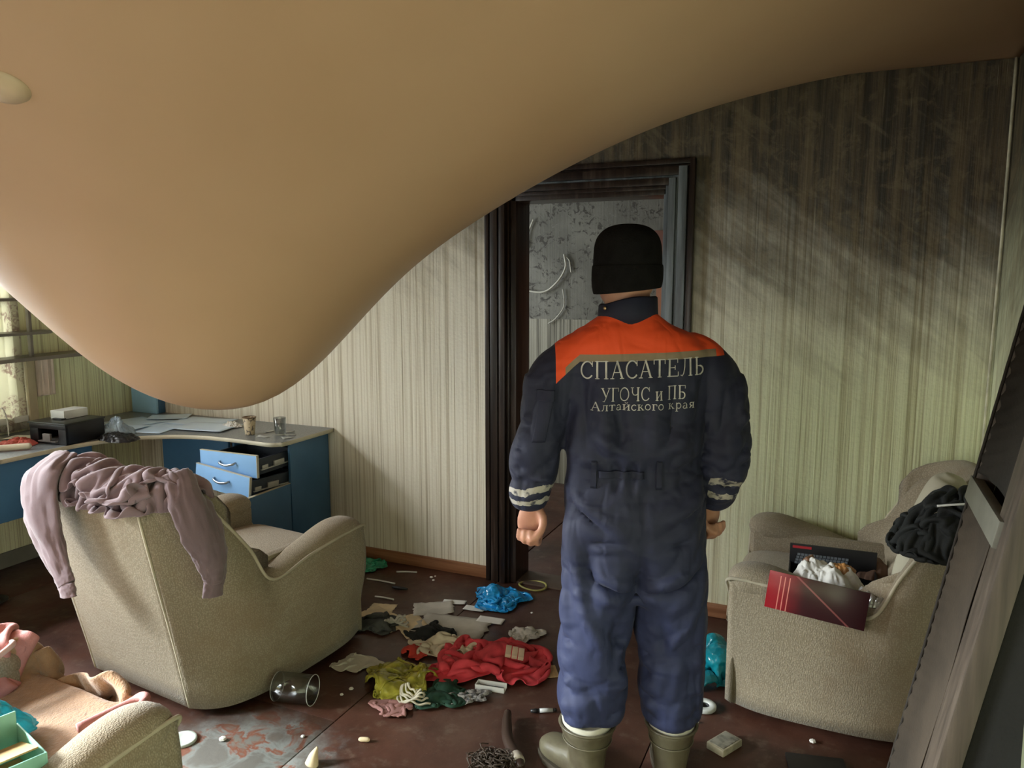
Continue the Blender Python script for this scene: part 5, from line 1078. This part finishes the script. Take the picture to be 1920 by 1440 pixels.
fp = [(-2.06, 3.10, .13, .10, 10, M_cream, .004, 'small cream paper scrap nearest the left armchair behind the tan sheets'), (-1.98, 3.00, .28, .14, -20, M_cream, .008, 'long tan sheet lying between the left armchair and the grey card'), (-1.82, 2.99, .24, .14, -38, M_cream, .012, 'tan folded sheet overlapping the long tan sheet on the floor'),
      (-1.82, 3.20, .20, .15, 30, M_greyp, .012, 'torn grey card lying behind the tan sheets'), (-1.76, 3.31, .12, .05, 14, M_white, .004, 'narrow white slip touching the torn grey card'), (-1.63, 3.28, .11, .055, 3, M_white, .003, 'white slip lying alone in front of the blue bag'),
      (-1.64, 3.06, .34, .22, 8, M_greyp, .008, 'large grey cardboard sheet behind the red garment'), (-1.50, 3.19, .13, .06, 5, M_paper, .004, 'printed white slip at the right corner of the large grey sheet')]
for i, (x, y, l, w_, a, m, cu_, lb) in enumerate(fp): paper('paper_sheet', (x, y, .0003+.0004*i), l, w_, m, R(a), cu_*.5, 100+i, outline=.12 if m in (M_cream, M_greyp) else None, label=lb, cat='paper', group='loose papers on the floor')
def card_mat():
    k = NT('kraft_card'); X, Y, Z = k.sep(); s_ = k.math('SINE', k.math('MULTIPLY', X, 420.)); c = k.mix(k.math('MULTIPLY', k.smooth(s_, .6, .9), .35), (.48, .33, .17, 1), (.30, .20, .10, 1)); k.l(c, k.b.inputs['Base Color']); k.b.inputs['Roughness'].default_value = .8; return k.m
box('corrugated_card', (-.11, .12), (-.045, .045), (0, .004), card_mat(), None, .0005, loc=(-1.14, 2.80, .002), rot=(R(2), 0, R(32)), label='tan corrugated card strip right of the red garment', cat='card')
hl = empty('plastic_holder', (-1.235, 2.63, 0), R(8), label='white plastic holder with open end below the corrugated card', cat='holder')
boxes('tray', [(-.06, .06, -.022, -.018, 0, .022), (-.06, .06, .018, .022, 0, .022), (-.06, .06, -.02, .02, 0, .003), (-.062, -.058, -.022, .022, 0, .022)], M_white, hl, .001); box('slot', (-.05, .05), (-.014, .014), (.003, .006), M_bk, hl, 0)
for i, (dx, dy) in enumerate(((0, 0), (.028, .004), (.055, .008))): box('foam_block', (-.012, .012), (-.03, .03), (0, .016), mat('beige_block', (.60, .45, .32), .8), None, .002, loc=(-1.235+dx, 2.80+dy, .075-.003*i), rot=(R(12), R(8), R(20)), label=('left', 'middle', 'right')[i]+' of the three small beige blocks on the red garment', cat='block', group='beige blocks on the red garment')
st = [((-2.345, 3.39), (-2.165, 3.39), 'upper long white stick lying right of the left armchair'), ((-2.25, 3.54), (-2.14, 3.58), 'white stick lying nearest the orange baseboard'), ((-2.17, 3.205), (-2.06, 3.21), 'short white stick nearest the left armchair and the papers')]
for (a, b_, lb) in st: obj('plastic_stick', tube([(a[0], a[1], .005), ((a[0]+b_[0])/2, (a[1]+b_[1])/2+.004, .005), (b_[0], b_[1], .005)], .0045, 8, 10), M_white, label=lb, cat='stick', group='white sticks on the floor')
obj('burnt_stub', tube([(-2.15, 3.34, .008), (-2.10, 3.335, .012), (-2.06, 3.35, .008)], [.006, .010, .005], 8, 12), M_black, label='small black burnt stub between the white sticks', cat='stub')
jr = empty('plastic_jar', (-1.905, 2.235, .058), label='clear empty plastic jar lying on its side on the floor before the left armchair', cat='jar')
jr.rotation_euler = (0, R(90), R(12))
obj('jar_wall', lathe([(.003, -.07), (.048, -.07), (.056, -.064), (.057, 0), (.057, .085), (.0555, .085), (.0555, 0), (.0545, -.062), (.047, -.068), (.003, -.068)], 40), M_thin, jr)
obj('rim', tube([(.0575*math.cos(a), .0575*math.sin(a), .085) for a in np.linspace(0, 2*PI, 41)], .0016, 6), mat('bright_rim', (.6, .62, .6), .2), jr); obj('bottom_ring', tube([(.055*math.cos(a), .055*math.sin(a), -.066) for a in np.linspace(0, 2*PI, 41)], .0012, 6), mat('bright_rim', (.6, .62, .6)), jr)
obj('round_lid', lathe([(0, .004), (.030, .004), (.038, .007), (.048, .010), (.050, .004), (.049, 0), (0, 0)]), mat('pale_mint_plastic', (.50, .56, .50), .4), loc=(-2.10, 1.87, 0), rot=(0, 0, 0), label='pale round plastic lid on the floor beside the near left armchair', cat='lid').name = 'plastic_lid'  # a loose round plastic lid
tp = empty('tape_roll', (-.425, 2.83, 0), label='white tape roll lying flat on the floor right of the right boot', cat='tape'); obj('roll', lathe([(.022, .001), (.046, .001), (.048, .004), (.048, .014), (.045, .017), (.024, .017), (.022, .014), (.022, .001)]), M_white, tp); obj('core', lathe([(.0, .003), (.0215, .003), (.0215, .012)]), M_bk, tp)
cs = empty('cassette_box', (-.315, 2.605, 0), R(62), label='dirty pale rectangular box on the floor in front of the right armchair', cat='box'); box('shell', (-.055, .055), (-.036, .036), (0, .026), mat('grimy_ivory', (.40, .36, .26), .6, .25, 20), cs, .004); box('face_plate', (-.046, .048), (-.029, .031), (.0255, .0275), mat('grimy_grey', (.20, .19, .15), .6, .4, 30), cs, .001)
vl = empty('syringe', (-.975, 2.557, .009), R(28), label='small glass vial with black cap lying left of the left boot', cat='vial'); vl.name = 'vial'
obj('vial_glass', tube([(-.02, 0, 0), (.03, 0, 0)], .008, 12), mat('milky_glass', (.50, .52, .50), .2), vl); obj('cap', tube([(-.055, 0, 0), (-.035, 0, 0), (-.02, 0, 0)], [.006, .009, .006], 12), M_black, vl); obj('end_cap', tube([(.03, 0, 0), (.045, 0, 0)], .0065, 12), M_black, vl)
obj('pill_capsule', tube([(-.02, 0, .008), (-.012, 0, .009), (.012, 0, .009), (.02, 0, .008)], [.004, .008, .008, .004], 12, 14), M_cream, loc=(-1.50, 2.125, 0), rot=(0, 0, R(18)), label='small cream stub lying alone in the middle foreground', cat='stub').name = 'stub'
hb_ = empty('hand_brush', (-.985, 2.24, 0), label='dark hand brush with tangled bristles lying left of the left boot', cat='brush')
obj('brush_handle', tube([(-.10, .215, .030), (-.075, .15, .030), (-.03, .06, .028), (.045, -.03, .028), (.07, -.06, .026)], [(.014, .014), (.018, .017), (.020, .017), (.020, .017), (.013, .012)], 14, 30), mat('dark_brown_handle', (.035, .02, .014), .4), hb_)
obj('ferrule', tube([(.03, -.012, .028), (.045, -.03, .028), (.055, -.042, .028)], [.0215, .0225, .0215], 14), mat('pale_ferrule', (.35, .31, .25), .35), hb_)
rn = random.Random(5); L = []
for i in range(90):
    a = rn.uniform(0, 6.28); c_ = (-.02+rn.uniform(-.07, .05), -.06+rn.uniform(-.05, .04)); p = []
    for t in range(5): p.append((c_[0]+.030*math.cos(a+t*1.3)*rn.uniform(.5, 1.2), c_[1]+.026*math.sin(a+t*1.3)*rn.uniform(.5, 1.2), .008+rn.uniform(0, .045)))
    L.append(tube(p, .0022, 4, 12))
obj('bristles', join(*L), mat('brown_black_bristle', (.055, .038, .026), .7), hb_, kind='stuff')
obj('paper_cone', join(tube([(0, 0, .0), (.004, .008, .03), (.01, .02, .055)], [(.028, .022), (.018, .014), (.004, .003)], 14, 14)), M_cream, loc=(-1.59, 1.945, .0), label='cream cone shaped paper twist at the bottom edge left of centre', cat='paper')
box('black_booklet', (-.07, .12), (-.08, .08), (0, .012), M_bk, None, .002, loc=(-.03, 2.58, 0), rot=(0, 0, R(12)), label='black flat booklet on the floor before the right armchair', cat='booklet')
rn = random.Random(11)
for (x, y, r_, lb) in [(-2.03, 3.55, .010, 'largest of the three near the orange baseboard'), (-2.00, 3.52, .008, 'foremost of the three near the orange baseboard'), (-2.02, 3.575, .006, 'tiniest, closest to the orange baseboard'), (-1.72, 2.06, .008, 'right of the round plastic lid'), (-.43, 2.72, .008, 'just below the white tape roll'), (-.03, 2.76, .012, 'before the right armchair by the black booklet'), (-1.75, 2.40, .010, 'right of the jar, beside a smaller crumb'), (-1.97, 1.93, .014, 'at the foot of the left armchair near the plastic lid'), (-2.95, 2.25, .007, 'alone left of the left armchair'), (-1.76, 2.35, .008, 'right of the jar, beside a bigger crumb'), (-1.1, 3.2, .006, 'alone beside the left knee of the person'), (-1.35, 3.35, .007, 'right below the bright blue bag')]:
    obj('plaster_crumb', lathe([(.0001, 0), (r_, r_*.3), (r_*.8, r_*.8), (.0001, r_)], 6), M_paper, smooth=False, loc=(x, y, 0), rot=(0, 0, rn.uniform(0, 3)), label='tiny plaster crumb on the floor, '+lb, cat='crumb', group='plaster crumbs scattered on the floor')
# domed fitting on the stretch ceiling
def cz(x, y): return H-float(sag(np.array(x), np.array(y)))
lx, ly_ = -1.349, 0.910
e_ = .02; gxn = (cz(lx+e_, ly_)-cz(lx-e_, ly_))/(2*e_); gyn = (cz(lx, ly_+e_)-cz(lx, ly_-e_))/(2*e_)
nrm = Vector((gxn, gyn, -1)).normalized()
cl = obj('ceiling_light', lathe([(0, .026), (.035, .024), (.062, .014), (.072, .004), (.073, 0), (0, 0)], 40), mat('beige_fitting', (.50, .38, .26), .4), loc=(lx, ly_, cz(lx, ly_)), label='beige domed light fitting on the sagging ceiling at the upper left edge', cat='light')
cl.scale = (.62, .62, .7); cl.rotation_euler = nrm.to_track_quat('Z', 'Y').to_euler(); cl.location = Vector(cl.location)+nrm*.001
